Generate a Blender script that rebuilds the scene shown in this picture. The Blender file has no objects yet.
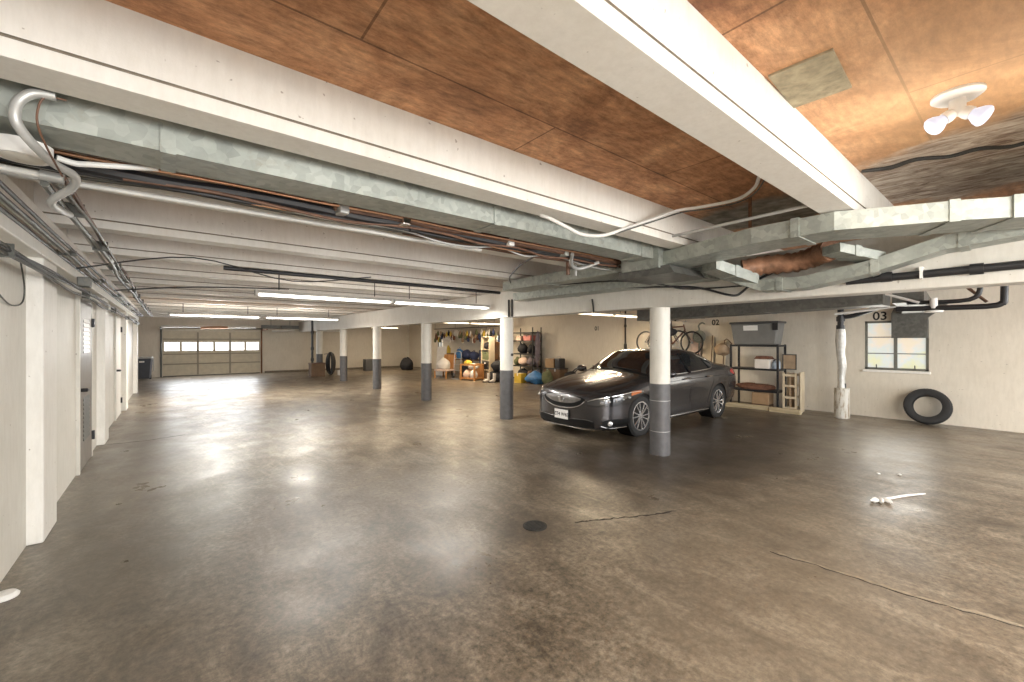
import bpy, bmesh, math, random
from mathutils import Vector, Matrix
from mathutils.bvhtree import BVHTree

scene = bpy.context.scene
COL = scene.collection
PI = math.pi

# ------------------------------------------------------------------ camera, world, exposure
EYE = 1.6
cd = bpy.data.cameras.new('camera')
cam = bpy.data.objects.new('camera', cd)
COL.objects.link(cam)
cam.location = (0, 0, EYE)
cam.rotation_euler = (math.radians(90), 0, math.radians(-39.1))
cd.sensor_width = 36.0
cd.lens = 36.0 * 421.0 / 1024.0
cd.clip_start = 0.02
scene.camera = cam

world = bpy.data.worlds.new('world')
scene.world = world
world.use_nodes = True
world.node_tree.nodes['Background'].inputs[0].default_value = (0.95, 0.97, 1.0, 1)
world.node_tree.nodes['Background'].inputs[1].default_value = 8.0

vs = scene.view_settings
vs.view_transform = 'Standard'
vs.look = 'None'
vs.gamma = 1.0
vs.use_curve_mapping = False
vs.exposure = 0.0


def area_light(name, loc, sx, sy, power, color, rot=(0, 0, 0), spread=180):
    d = bpy.data.lights.new(name, 'AREA')
    d.shape = 'RECTANGLE'
    d.size, d.size_y = sx, sy
    d.energy = power
    d.color = color
    d.spread = math.radians(spread)
    o = bpy.data.objects.new(name, d)
    o.location = loc
    o.rotation_euler = rot
    COL.objects.link(o)
    return o


def point_light(name, loc, power, color, r=0.05):
    d = bpy.data.lights.new(name, 'POINT')
    d.energy = power
    d.color = color
    d.shadow_soft_size = r
    o = bpy.data.objects.new(name, d)
    o.location = loc
    COL.objects.link(o)
    return o


NEUTRAL = (1.0, 0.97, 0.90)
WARM = (1.0, 0.80, 0.55)
# strip lamps with fixtures built further down; entries behind the camera are added fill
TUBES_FILL_LEFT = [(2.0, 7.1), (4.1, 7.1), (1.0, 14.1), (3.2, 14.1), (1.2, -2.2), (3.6, -2.2)]
TUBES_FILL_RIGHT = [(8.4, 7.0), (9.9, 7.0), (8.2, 13.6), (9.7, 13.6), (8.6, 21.0), (8.6, -1.6)]
for (x, y) in TUBES_FILL_LEFT:
    area_light('strip_and_fill_light', (x, y, 2.235), 1.9, 0.07, (60 if y < 10 else 100) if y > 0 else 110, NEUTRAL)
    point_light('strip_and_fill_glow', (x, y, 2.20), (24 if y < 10 else 75) if y > 0 else 130, NEUTRAL, 0.25)
for (x, y) in TUBES_FILL_RIGHT:
    area_light('strip_and_fill_light', (x, y, 2.235), 1.3, 0.07, 50, WARM if y > 0 else NEUTRAL)
    point_light('strip_and_fill_glow', (x, y, 2.2), (12 if y < 10 else 40) if y > 0 else 60, WARM if y > 0 else NEUTRAL, 0.1)
# daylight arriving through the panes of the far garage door and of the side window
area_light('garage_daylight', (1.63, 24.0, 1.5), 3.5, 0.4, 110, (0.95, 0.98, 1.0), (math.radians(-75), 0, 0))
area_light('window_daylight', (11.35, 1.72, 1.5), 0.9, 0.9, 18, (1.0, 0.98, 0.9), (0, math.radians(90), 0))
# added fill: the unseen side behind the viewer left open, its daylight portal-sampled
pt = area_light('fill_opening_portal', (5.2, -5.95, 1.45), 12.5, 2.9, 1, (1, 1, 1), (math.radians(90), 0, 0))
pt.data.cycles.is_portal = True
# twin flood lamp on the near ceiling, plus an added fill light behind the camera
FLOOD = (3.27, 0.245, 2.92)
point_light('flood_and_fill_light', (3.19, 0.47, 2.58), 6, (1.0, 0.93, 0.82), 0.06)
point_light('flood_and_fill_light', (3.27, 0.02, 2.58), 6, (1.0, 0.93, 0.82), 0.06)
point_light('flood_and_fill_light', (1.6, -4.4, 1.5), 460, (1.0, 0.96, 0.90), 0.25)


# ------------------------------------------------------------------ materials
def mat(name, color, rough=0.6, metal=0.0, var=0.0, scale=6.0, color2=None, bump=0.0, bscale=60.0, rvar=0.0,
        emit=None, estr=0.0, spec=0.5, coat=0.0, detail=4.0):
    m = bpy.data.materials.new(name)
    m.use_nodes = True
    nt = m.node_tree
    b = nt.nodes['Principled BSDF']
    b.inputs['Roughness'].default_value = rough
    b.inputs['Metallic'].default_value = metal
    b.inputs['Specular IOR Level'].default_value = spec
    b.inputs['Coat Weight'].default_value = coat
    b.inputs['Coat Roughness'].default_value = 0.05
    c1 = (*color, 1)
    b.inputs['Base Color'].default_value = c1
    tc = nt.nodes.new('ShaderNodeTexCoord')
    if var > 0 or color2:
        n = nt.nodes.new('ShaderNodeTexNoise')
        n.inputs['Scale'].default_value = scale
        n.inputs['Detail'].default_value = detail
        n.inputs['Roughness'].default_value = 0.62
        nt.links.new(tc.outputs['Object'], n.inputs['Vector'])
        r = nt.nodes.new('ShaderNodeValToRGB')
        r.color_ramp.elements[0].position = 0.32
        r.color_ramp.elements[1].position = 0.68
        c2 = color2 if color2 else tuple(max(0.0, v * (1 - var)) for v in color)
        r.color_ramp.elements[0].color = (*c2, 1)
        r.color_ramp.elements[1].color = c1
        nt.links.new(n.outputs['Fac'], r.inputs['Fac'])
        nt.links.new(r.outputs['Color'], b.inputs['Base Color'])
        if rvar > 0:
            mr = nt.nodes.new('ShaderNodeMapRange')
            mr.inputs['To Min'].default_value = max(0.02, rough - rvar)
            mr.inputs['To Max'].default_value = rough + rvar
            nt.links.new(n.outputs['Fac'], mr.inputs['Value'])
            nt.links.new(mr.outputs['Result'], b.inputs['Roughness'])
    if bump > 0:
        n2 = nt.nodes.new('ShaderNodeTexNoise')
        n2.inputs['Scale'].default_value = bscale
        n2.inputs['Detail'].default_value = 3.0
        nt.links.new(tc.outputs['Object'], n2.inputs['Vector'])
        bp = nt.nodes.new('ShaderNodeBump')
        bp.inputs['Strength'].default_value = bump
        bp.inputs['Distance'].default_value = 0.01
        nt.links.new(n2.outputs['Fac'], bp.inputs['Height'])
        nt.links.new(bp.outputs['Normal'], b.inputs['Normal'])
    if emit:
        b.inputs['Emission Color'].default_value = (*emit, 1)
        b.inputs['Emission Strength'].default_value = estr
    return m


class G:
    """tiny node-graph builder"""
    def __init__(s, m):
        s.nt = m.node_tree
        s.b = s.nt.nodes['Principled BSDF']
        s.tc = s.nt.nodes.new('ShaderNodeTexCoord').outputs['Object']

    def link(s, a, b): s.nt.links.new(a, b)

    def noise(s, scale, detail=5, rough=0.6, vec=None, dist=0.0):
        n = s.nt.nodes.new('ShaderNodeTexNoise')
        n.inputs['Scale'].default_value = scale
        n.inputs['Detail'].default_value = detail
        n.inputs['Roughness'].default_value = rough
        n.inputs['Distortion'].default_value = dist
        s.link(vec or s.tc, n.inputs['Vector'])
        return n.outputs['Fac']

    def mapping(s, scale=(1, 1, 1), rot=(0, 0, 0), loc=(0, 0, 0)):
        n = s.nt.nodes.new('ShaderNodeMapping')
        n.inputs['Scale'].default_value = scale
        n.inputs['Rotation'].default_value = rot
        n.inputs['Location'].default_value = loc
        s.link(s.tc, n.inputs['Vector'])
        return n.outputs['Vector']

    def ramp(s, fac, stops):
        r = s.nt.nodes.new('ShaderNodeValToRGB')
        e = r.color_ramp.elements
        while len(e) < len(stops): e.new(0.5)
        for k, (p, c) in enumerate(stops):
            e[k].position = p
            e[k].color = (*c, 1) if isinstance(c, tuple) else (c, c, c, 1)
        s.link(fac, r.inputs['Fac'])
        return r.outputs['Color']

    def mix(s, fac, a, b, kind='MIX'):
        n = s.nt.nodes.new('ShaderNodeMix')
        n.data_type = 'RGBA'
        n.blend_type = kind
        for v, i in ((fac, 0), (a, 6), (b, 7)):
            if hasattr(v, 'links'): s.link(v, n.inputs[i])
            elif i == 0: n.inputs[0].default_value = v
            else: n.inputs[i].default_value = (*v, 1)
        return n.outputs[2]

    def math(s, op, a, b=0.0):
        n = s.nt.nodes.new('ShaderNodeMath')
        n.operation = op
        for v, i in ((a, 0), (b, 1)):
            if hasattr(v, 'links'): s.link(v, n.inputs[i])
            else: n.inputs[i].default_value = v
        return n.outputs[0]

    def spot(s, x, y, rx, ry, rot=0.0, soft=0.5, wob=0.25, wscale=2.0):
        """1 inside a wobbly ellipse on the floor or ceiling, 0 outside: a mark with a shape of its own"""
        mp = s.nt.nodes.new('ShaderNodeMapping')
        mp.vector_type = 'TEXTURE'
        mp.inputs['Location'].default_value = (x, y, 0)
        mp.inputs['Rotation'].default_value = (0, 0, rot)
        mp.inputs['Scale'].default_value = (rx, ry, 1e3)
        s.link(s.tc, mp.inputs['Vector'])
        ln = s.nt.nodes.new('ShaderNodeVectorMath')
        ln.operation = 'LENGTH'
        s.link(mp.outputs['Vector'], ln.inputs[0])
        d = s.math('ADD', ln.outputs['Value'], s.math('MULTIPLY', s.math('SUBTRACT', s.noise(wscale, 5), 0.5), wob * 4))
        mr = s.nt.nodes.new('ShaderNodeMapRange')
        mr.inputs['From Min'].default_value = 1.0 + soft / 2
        mr.inputs['From Max'].default_value = 1.0 - soft / 2
        s.link(d, mr.inputs['Value'])
        return mr.outputs['Result']

    def bump(s, h, strength, dist=0.01):
        bp = s.nt.nodes.new('ShaderNodeBump')
        bp.inputs['Strength'].default_value = strength
        bp.inputs['Distance'].default_value = dist
        s.link(h, bp.inputs['Height'])
        s.link(bp.outputs['Normal'], s.b.inputs['Normal'])


def floor_material():
    m = mat('sealed_concrete_floor', (0.2, 0.17, 0.13), 0.3)
    g = G(m)
    big = g.noise(0.7, 9, 0.70, dist=0.8)
    mid = g.noise(3.6, 9, 0.78, g.mapping((1, 0.45, 1), (0, 0, 0.6)), 0.6)
    fine = g.noise(22, 9, 0.82)
    c = g.ramp(big, [(0.33, (0.085, 0.066, 0.046)), (0.5, (0.195, 0.160, 0.118)), (0.66, (0.33, 0.285, 0.22))])
    c = g.mix(0.55, c, g.ramp(mid, [(0.35, (0.045, 0.034, 0.024)), (0.50, (0.19, 0.155, 0.113)), (0.64, (0.40, 0.345, 0.265))]))
    c = g.mix(0.9, c, g.ramp(fine, [(0.36, (0.28, 0.268, 0.25)), (0.64, (1.42, 1.40, 1.38))]), 'MULTIPLY')
    vein = g.math('ABSOLUTE', g.math('SUBTRACT', g.noise(1.3, 9, 0.62, g.mapping((1, 0.7, 1), (0, 0, 0.5), (7, 3, 0)), 1.0), 0.5))
    vein = g.ramp(vein, [(0.0, 1.0), (0.012, 0.0)])
    vmask = g.ramp(g.noise(0.9, 3, 0.5, g.mapping((1, 1, 1), (0, 0, 0), (2, 9, 0))), [(0.45, 0.0), (0.6, 1.0)])
    c = g.mix(g.math('MULTIPLY', g.math('MULTIPLY', vein, vmask), 0.5), c, (0.05, 0.036, 0.024))
    # worn pale strip along the left wall, ring of a puddle near the drain
    c = g.mix(g.math('MULTIPLY', g.spot(-0.2, 7.0, 0.75, 4.5, 0, 0.6, 0.1), 0.55), c, (0.20, 0.185, 0.155))
    c = g.mix(g.math('MULTIPLY', g.spot(5.0, 3.2, 1.6, 0.75, -0.55, 0.7, 0.2), 0.6), c, (0.035, 0.027, 0.02))  # tyre stains and an oval shadow painted dark by the first column
    c = g.mix(g.math('MULTIPLY', g.spot(7.4, 3.3, 3.2, 1.3, 0.1, 0.7, 0.25), 0.68), c, (0.045, 0.034, 0.025))
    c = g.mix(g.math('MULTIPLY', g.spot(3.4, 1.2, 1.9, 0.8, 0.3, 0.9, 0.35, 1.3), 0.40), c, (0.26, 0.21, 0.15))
    c = g.mix(g.math('MULTIPLY', g.spot(2.45, 2.7, 0.35, 0.28, 0, 0.9, 0.2), 0.5), c, (0.06, 0.045, 0.03))
    c = g.mix(g.math('MULTIPLY', g.spot(8.5, 1.4, 2.2, 0.8, 0.0, 0.8, 0.25), 0.45), c, (0.27, 0.24, 0.19))
    g.link(c, g.b.inputs['Base Color'])
    r = g.ramp(g.noise(1.4, 6, 0.65), [(0.3, 0.25), (0.7, 0.50)])
    g.link(r, g.b.inputs['Roughness'])
    g.b.inputs['Specular IOR Level'].default_value = 0.6
    h = g.math('ADD', g.math('MULTIPLY', g.noise(3.0, 5, 0.6), 1.0), g.math('MULTIPLY', g.noise(45, 3), 0.06))
    g.bump(h, 0.16, 0.015)
    return m


def board_material():
    m = mat('brown_form_board', (0.33, 0.16, 0.07), 0.75)
    g = G(m)
    c = g.ramp(g.noise(1.6, 9, 0.72, dist=0.8), [(0.32, (0.22, 0.10, 0.05)), (0.48, (0.46, 0.235, 0.118)), (0.66, (0.68, 0.40, 0.225))])
    c = g.mix(0.75, c, g.ramp(g.noise(14, 9, 0.8, g.mapping((0.5, 1.6, 1))), [(0.35, (0.42, 0.38, 0.35)), (0.64, (1.42, 1.4, 1.38))]), 'MULTIPLY')
    br = g.nt.nodes.new('ShaderNodeTexBrick')
    br.inputs['Color1'].default_value = (1, 1, 1, 1)
    br.inputs['Color2'].default_value = (0.82, 0.80, 0.78, 1)
    br.inputs['Mortar'].default_value = (0.28, 0.24, 0.2, 1)
    br.inputs['Scale'].default_value = 1.0
    br.inputs['Mortar Size'].default_value = 0.006
    br.inputs['Brick Width'].default_value = 2.4
    br.inputs['Row Height'].default_value = 0.72
    g.link(g.mapping((1, 1, 1), (0, 0, 0), (0.55, 0.31, 0)), br.inputs['Vector'])
    c = g.mix(0.8, c, br.outputs['Color'], 'MULTIPLY')
    # the near panel on the right is paler and more orange; wetter browns between the joists
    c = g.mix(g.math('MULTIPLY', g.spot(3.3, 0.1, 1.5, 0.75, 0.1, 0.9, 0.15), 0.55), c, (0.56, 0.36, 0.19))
    # grey water-marked plaster with a shape of its own by the girder
    c = g.mix(g.spot(4.75, 0.1, 0.85, 1.1, 0.0, 0.35, 0.3, 3.0), c, g.ramp(g.noise(6, 7, 0.7, g.mapping((2.2, 0.7, 1), (0, 0, 0.5)), 1.0), [(0.35, (0.17, 0.11, 0.08)), (0.5, (0.44, 0.36, 0.29)), (0.64, (0.68, 0.62, 0.54))]))
    c = g.mix(g.spot(4.8, 1.75, 0.5, 0.75, 0.0, 0.4, 0.3, 3.0), c, g.ramp(g.noise(8, 6), [(0.3, (0.09, 0.07, 0.05)), (0.7, (0.34, 0.31, 0.25))]))
    g.link(c, g.b.inputs['Base Color'])
    g.bump(g.noise(18, 6, 0.7), 0.35, 0.01)
    return m


def paint_material(name, base, dirt, amount=0.5, speck=True, rough=0.6):
    m = mat(name, base, rough)
    g = G(m)
    c = g.mix(g.math('MULTIPLY', g.ramp(g.noise(1.7, 7, 0.7), [(0.42, 0.0), (0.75, 1.0)]), amount), base, dirt)
    c = g.mix(0.25, c, g.ramp(g.noise(14, 6, 0.7, g.mapping((1.6, 1.6, 0.35))), [(0.3, (0.72, 0.70, 0.66)), (0.6, (1.08, 1.08, 1.08))]), 'MULTIPLY')
    if speck:
        c = g.mix(g.math('MULTIPLY', g.ramp(g.noise(24, 2, 0.5), [(0.735, 0.0), (0.76, 1.0)]), 0.6), c, (0.22, 0.18, 0.13))
    g.link(c, g.b.inputs['Base Color'])
    g.bump(g.noise(55, 5, 0.7), 0.18, 0.006)
    return m


def galv_material(name, base=(0.44, 0.46, 0.42), dark=(0.22, 0.24, 0.215)):
    m = mat(name, base, 0.5, 0.45)
    g = G(m)
    v = g.nt.nodes.new('ShaderNodeTexVoronoi')
    v.inputs['Scale'].default_value = 22
    g.link(g.tc, v.inputs['Vector'])
    c = g.mix(0.4, g.ramp(g.noise(2.2, 6, 0.7), [(0.3, dark), (0.65, base)]), g.ramp(v.outputs['Color'], [(0.1, dark), (0.9, tuple(min(1, x * 1.2) for x in base))]))
    c = g.mix(g.math('MULTIPLY', g.ramp(g.noise(5, 7, 0.75), [(0.58, 0.0), (0.72, 1.0)]), 0.45), c, (0.30, 0.26, 0.19))
    g.link(c, g.b.inputs['Base Color'])
    g.bump(g.noise(9, 3), 0.12, 0.01)
    return m


M = {}
M['floor'] = floor_material()
M['board'] = board_material()
M['joist'] = paint_material('white_joist_paint', (0.74, 0.72, 0.67), (0.60, 0.56, 0.48), 0.45)
M['joint'] = mat('grey_joint_mortar', (0.24, 0.20, 0.15), 0.8, var=0.4, scale=12)
M['girder'] = paint_material('grey_white_girder_paint', (0.62, 0.60, 0.55), (0.47, 0.44, 0.38), 0.5)
M['wall'] = paint_material('cream_wall_paint', (0.67, 0.62, 0.525), (0.56, 0.51, 0.42), 0.5, rough=0.7)
M['wall_left'] = paint_material('pale_wall_paint', (0.72, 0.70, 0.64), (0.60, 0.57, 0.50), 0.5, rough=0.55)
M['pilaster'] = paint_material('white_pilaster_paint', (0.82, 0.80, 0.75), (0.70, 0.67, 0.60), 0.4, rough=0.55)
M['col_white'] = paint_material('column_white_paint', (0.68, 0.66, 0.60), (0.55, 0.52, 0.45), 0.5, rough=0.5)
M['col_grey'] = mat('column_grey_paint', (0.115, 0.112, 0.115), 0.5, var=0.3, scale=9, bump=0.1)
M['galv'] = galv_material('galvanized_sheet')
M['galv_dark'] = galv_material('dull_galvanized_sheet', (0.17, 0.17, 0.155), (0.085, 0.085, 0.078))
M['black'] = mat('black_plastic', (0.018, 0.018, 0.02), 0.45)
M['black_fabric'] = mat('black_fabric', (0.022, 0.022, 0.026), 0.9, var=0.4, scale=14)
M['black_metal'] = mat('black_painted_steel', (0.025, 0.025, 0.028), 0.4, 0.3)
M['iron'] = mat('dark_cast_iron', (0.05, 0.048, 0.045), 0.6, 0.4, var=0.4, scale=15)
M['conduit'] = mat('grey_conduit', (0.50, 0.50, 0.48), 0.4, 0.35, var=0.2, scale=8)
M['conduit_dark'] = mat('dull_steel_conduit', (0.12, 0.12, 0.105), 0.45, 0.5, var=0.4, scale=10)
M['conduit_white'] = mat('white_conduit', (0.75, 0.74, 0.70), 0.45, var=0.15, scale=8)
M['copper'] = mat('copper_pipe', (0.52, 0.29, 0.17), 0.38, 0.7, var=0.3, scale=12)
M['brown_pipe'] = mat('brown_pipe', (0.17, 0.085, 0.05), 0.55, var=0.5, scale=10)
M['rust'] = mat('rusty_steel', (0.25, 0.12, 0.06), 0.8, 0.2, var=0.6, scale=18)
M['chrome'] = mat('chrome', (0.75, 0.75, 0.76), 0.12, 1.0)
M['steel'] = mat('brushed_steel', (0.55, 0.55, 0.55), 0.35, 0.8)
M['white'] = mat('white_plastic', (0.80, 0.79, 0.76), 0.45)
M['tube'] = mat('lit_fluorescent_tube', (1, 1, 1), 0.4, emit=(1.0, 0.97, 0.90), estr=5.0)
M['tube_warm'] = mat('lit_warm_fluorescent_tube', (1, 1, 1), 0.4, emit=(1.0, 0.82, 0.55), estr=4.0)
M['bulb'] = mat('lit_led_bulb', (0.25, 0.25, 0.28), 0.3, emit=(0.80, 0.81, 0.95), estr=0.75)
M['pane_lit'] = mat('daylit_frosted_pane', (0.9, 0.92, 0.95), 0.3, emit=(0.96, 0.98, 1.0), estr=3.6)
M['rubber'] = mat('tyre_rubber', (0.022, 0.022, 0.022), 0.75, var=0.3, scale=20, bump=0.1)
M['text'] = mat('black_stencil_paint', (0.012, 0.011, 0.01), 0.7)

# ------------------------------------------------------------------ mesh helpers
class MB:
    def __init__(s):
        s.v, s.f, s.mi, s.sm = [], [], [], []

    def add(s, verts, faces, mi=0, smooth=False):
        o = len(s.v)
        s.v += [tuple(v) for v in verts]
        for f in faces:
            s.f.append(tuple(i + o for i in f))
            s.mi.append(mi)
            s.sm.append(smooth)
        return s

    def box(s, x0, x1, y0, y1, z0, z1, mi=0):
        v = [(x0, y0, z0), (x1, y0, z0), (x1, y1, z0), (x0, y1, z0), (x0, y0, z1), (x1, y0, z1), (x1, y1, z1), (x0, y1, z1)]
        return s.add(v, [(0, 3, 2, 1), (4, 5, 6, 7), (0, 1, 5, 4), (1, 2, 6, 5), (2, 3, 7, 6), (3, 0, 4, 7)], mi)

    def cbox(s, c, d, mi=0, rot=None):
        hx, hy, hz = (q / 2 for q in d)
        v = [Vector(p) for p in [(-hx, -hy, -hz), (hx, -hy, -hz), (hx, hy, -hz), (-hx, hy, -hz), (-hx, -hy, hz), (hx, -hy, hz), (hx, hy, hz), (-hx, hy, hz)]]
        if rot: v = [rot @ p for p in v]
        v = [p + Vector(c) for p in v]
        return s.add(v, [(0, 3, 2, 1), (4, 5, 6, 7), (0, 1, 5, 4), (1, 2, 6, 5), (2, 3, 7, 6), (3, 0, 4, 7)], mi)

    def bar(s, p0, p1, w, h, mi=0):
        p0, p1 = Vector(p0), Vector(p1)
        d = p1 - p0
        q = d.to_track_quat('X', 'Z').to_matrix()
        return s.cbox((p0 + p1) / 2, (d.length, w, h), mi, q)

    def tube(s, pts, r, n=8, mi=0, smooth_path=True, cap=True, sub=5):
        P = [Vector(p) for p in pts]
        R = list(r) if isinstance(r, (list, tuple)) else [r] * len(P)
        if smooth_path and len(P) > 2:
            Q, RR = [], []
            for i in range(len(P) - 1):
                a, b, c, d = P[max(i - 1, 0)], P[i], P[i + 1], P[min(i + 2, len(P) - 1)]
                for k in range(sub):
                    t = k / sub
                    Q.append(0.5 * ((2 * b) + (c - a) * t + (2 * a - 5 * b + 4 * c - d) * t * t + (3 * b - a - 3 * c + d) * t ** 3))
                    RR.append(R[i] * (1 - t) + R[i + 1] * t)
            Q.append(P[-1])
            RR.append(R[-1])
            P, R = Q, RR
        verts, faces = [], []
        up = Vector((0, 0, 1))
        t0 = (P[1] - P[0]).normalized()
        if abs(t0.z) > 0.95: up = Vector((1, 0, 0))
        nrm = (up - t0 * up.dot(t0)).normalized()
        for i, p in enumerate(P):
            t = (P[min(i + 1, len(P) - 1)] - P[max(i - 1, 0)]).normalized()
            nrm = (nrm - t * nrm.dot(t)).normalized()
            bi = t.cross(nrm)
            for k in range(n):
                a = 2 * PI * k / n
                verts.append(p + (nrm * math.cos(a) + bi * math.sin(a)) * R[i])
        m = len(P)
        for i in range(m - 1):
            for k in range(n):
                k2 = (k + 1) % n
                faces.append((i * n + k, i * n + k2, (i + 1) * n + k2, (i + 1) * n + k))
        if cap:
            faces.append(tuple(range(n - 1, -1, -1)))
            faces.append(tuple((m - 1) * n + k for k in range(n)))
        return s.add(verts, faces, mi, True)

    def cyl(s, p0, p1, r, n=16, mi=0, r2=None):
        return s.tube([p0, p1], [r, r if r2 is None else r2], n, mi, False)

    def lathe(s, prof, n=24, mi=0, mtx=None, closed=False):
        """profile of (radius, z) turned about z, then placed by mtx"""
        verts, faces = [], []
        for (r, z) in prof:
            for k in range(n):
                a = 2 * PI * k / n
                p = Vector((r * math.cos(a), r * math.sin(a), z))
                verts.append(mtx @ p if mtx else p)
        m = len(prof)
        for i in range(m if closed else m - 1):
            j = (i + 1) % m
            for k in range(n):
                k2 = (k + 1) % n
                faces.append((i * n + k, i * n + k2, j * n + k2, j * n + k))
        if not closed:
            if prof[0][0] > 1e-5: faces.append(tuple(range(n - 1, -1, -1)))
            if prof[-1][0] > 1e-5: faces.append(tuple((m - 1) * n + k for k in range(n)))
        return s.add(verts, faces, mi, True)

    def blob(s, c, r, n=14, m=9, mi=0, seed=0, lump=0.0, rot=None, flat=None):
        """lumpy ellipsoid; flat clips its underside so that it sits"""
        rnd = random.Random(seed)
        ph = [rnd.uniform(0, 6.28) for _ in range(6)]
        verts, faces = [], []
        for i in range(m + 1):
            th = PI * i / m
            for k in range(n):
                a = 2 * PI * k / n
                q = 1 + lump * (math.sin(2 * a + ph[0]) * math.sin(th * 2 + ph[1]) + 0.6 * math.sin(3 * a + ph[2] + 2 * th) + 0.5 * math.cos(5 * th + ph[3] + a))
                p = Vector((r[0] * math.sin(th) * math.cos(a) * q, r[1] * math.sin(th) * math.sin(a) * q, r[2] * math.cos(th) * q))
                if rot: p = rot @ p
                p = p + Vector(c)
                if flat is not None and p.z < flat: p.z = flat
                verts.append(p)
        for i in range(m):
            for k in range(n):
                k2 = (k + 1) % n
                faces.append((i * n + k, (i + 1) * n + k, (i + 1) * n + k2, i * n + k2))
        return s.add(verts, faces, mi, True)

    def grid(s, P, mi=0, smooth=True):
        nu, nv = len(P), len(P[0])
        verts = [p for row in P for p in row]
        faces = [(i * nv + j, (i + 1) * nv + j, (i + 1) * nv + j + 1, i * nv + j + 1) for i in range(nu - 1) for j in range(nv - 1)]
        return s.add(verts, faces, mi, smooth)

    def rect_duct(s, pts, w, h, mi=0):
        """rectangular duct swept along pts (w horizontal, h vertical)"""
        P = [Vector(p) for p in pts]
        verts, faces = [], []
        for i, p in enumerate(P):
            t = P[min(i + 1, len(P) - 1)] - P[max(i - 1, 0)]
            t.z = 0
            t.normalize()
            sd = Vector((t.y, -t.x, 0))
            for (a, b) in ((-1, -1), (1, -1), (1, 1), (-1, 1)):
                verts.append(p + sd * a * w / 2 + Vector((0, 0, b * h / 2)))
        for i in range(len(P) - 1):
            for k in range(4):
                k2 = (k + 1) % 4
                faces.append((i * 4 + k, i * 4 + k2, (i + 1) * 4 + k2, (i + 1) * 4 + k))
        faces += [(3, 2, 1, 0), tuple((len(P) - 1) * 4 + k for k in range(4))]
        return s.add(verts, faces, mi)

    def prism(s, poly, axis, a0, a1, mi=0):
        """polygon (u,v) extruded along axis 'x','y' or 'z' from a0 to a1"""
        def mk(u, v, a): return {'x': (a, u, v), 'y': (u, a, v), 'z': (u, v, a)}[axis]
        n = len(poly)
        verts = [mk(u, v, a0) for u, v in poly] + [mk(u, v, a1) for u, v in poly]
        faces = [tuple(range(n - 1, -1, -1)), tuple(range(n, 2 * n))]
        faces += [(i, (i + 1) % n, n + (i + 1) % n, n + i) for i in range(n)]
        return s.add(verts, faces, mi)

    def mesh(s, name, mats, angle=38):
        me = bpy.data.meshes.new(name)
        me.from_pydata(s.v, [], s.f)
        for m in (mats if isinstance(mats, (list, tuple)) else [mats]): me.materials.append(m)
        me.polygons.foreach_set('material_index', s.mi)
        me.polygons.foreach_set('use_smooth', s.sm)
        bm = bmesh.new()
        bm.from_mesh(me)
        bmesh.ops.recalc_face_normals(bm, faces=bm.faces)
        bm.to_mesh(me)
        bm.free()
        if any(s.sm): me.set_sharp_from_angle(angle=math.radians(angle))
        me.update()
        return me

    def build(s, name, mats, parent=None, loc=None, bevel=0.0, rotz=0.0, rot=None, label=None):
        o = bpy.data.objects.new(name, s.mesh(name, mats))
        COL.objects.link(o)
        if parent: o.parent = parent
        if loc: o.location = loc
        if rot: o.rotation_euler = rot
        elif rotz: o.rotation_euler = (0, 0, rotz)
        if bevel:
            b = o.modifiers.new('bevel', 'BEVEL')
            b.width = bevel
            b.segments = 2
            b.limit_method = 'ANGLE'
        if label: o['label'] = label
        return o


def tag(o, label, cat, group=None, kind=None):
    o['label'] = label
    o['category'] = cat
    if group: o['group'] = group
    if kind: o['kind'] = kind
    return o


def thing(name, label, cat, loc=(0, 0, 0), rotz=0.0, group=None, kind=None, rot=None):
    o = bpy.data.objects.new(name, None)
    o.empty_display_size = 0.1
    COL.objects.link(o)
    o.location = loc
    o.rotation_euler = rot if rot else (0, 0, rotz)
    return tag(o, label, cat, group, kind)


def one(mb, name, mats, label, cat, loc=(0, 0, 0), rotz=0.0, group=None, bevel=0.0, kind=None, rot=None):
    return tag(mb.build(name, mats, None, loc, bevel, rotz, rot), label, cat, group, kind)


def dup(root, loc, rotz=None, label=None, group=None, rot=None, scale=None):
    def rec(o, par):
        c = o.copy()
        COL.objects.link(c)
        c.parent = par
        for ch in list(o.children): rec(ch, c)
        return c
    kids = list(root.children)
    r = root.copy()
    COL.objects.link(r)
    for ch in kids: rec(ch, r)
    r.location = loc
    if rotz is not None: r.rotation_euler = (0, 0, rotz)
    if rot is not None: r.rotation_euler = rot
    if scale: r.scale = scale
    if label: r['label'] = label
    if group: r['group'] = group
    return r


def text_mesh(name, s, size, m, parent=None, loc=(0, 0, 0), rot=(0, 0, 0), depth=0.001, bold=0.0):
    cu = bpy.data.curves.new(name, 'FONT')
    cu.body = s
    cu.size = size
    cu.extrude = depth
    cu.offset = bold
    cu.align_x = 'CENTER'
    cu.align_y = 'CENTER'
    tmp = bpy.data.objects.new(name, cu)
    COL.objects.link(tmp)
    dg = bpy.context.evaluated_depsgraph_get()
    me = bpy.data.meshes.new_from_object(tmp.evaluated_get(dg))
    bpy.data.objects.remove(tmp)
    me.materials.clear()
    me.materials.append(m)
    o = bpy.data.objects.new(name, me)
    COL.objects.link(o)
    o.parent = parent
    o.location = loc
    o.rotation_euler = rot
    return o


# ------------------------------------------------------------------ the setting
XL, XG, XR, YF, YB, ZC = -0.87, 5.40, 11.53, -6.0, 24.3, 2.92
S = 'structure'
one(MB().box(-3.2, XR + 0.2, YF, YB + 0.2, -0.15, 0), 'floor', M['floor'], 'brown-grey sealed concrete garage floor with glossy worn patches', 'floor', kind=S)
one(MB().box(-3.2, XR + 0.2, YF, YB + 0.2, ZC, ZC + 0.12), 'ceiling', M['board'], 'stained brown board ceiling between the white joists', 'ceiling', kind=S)


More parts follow.
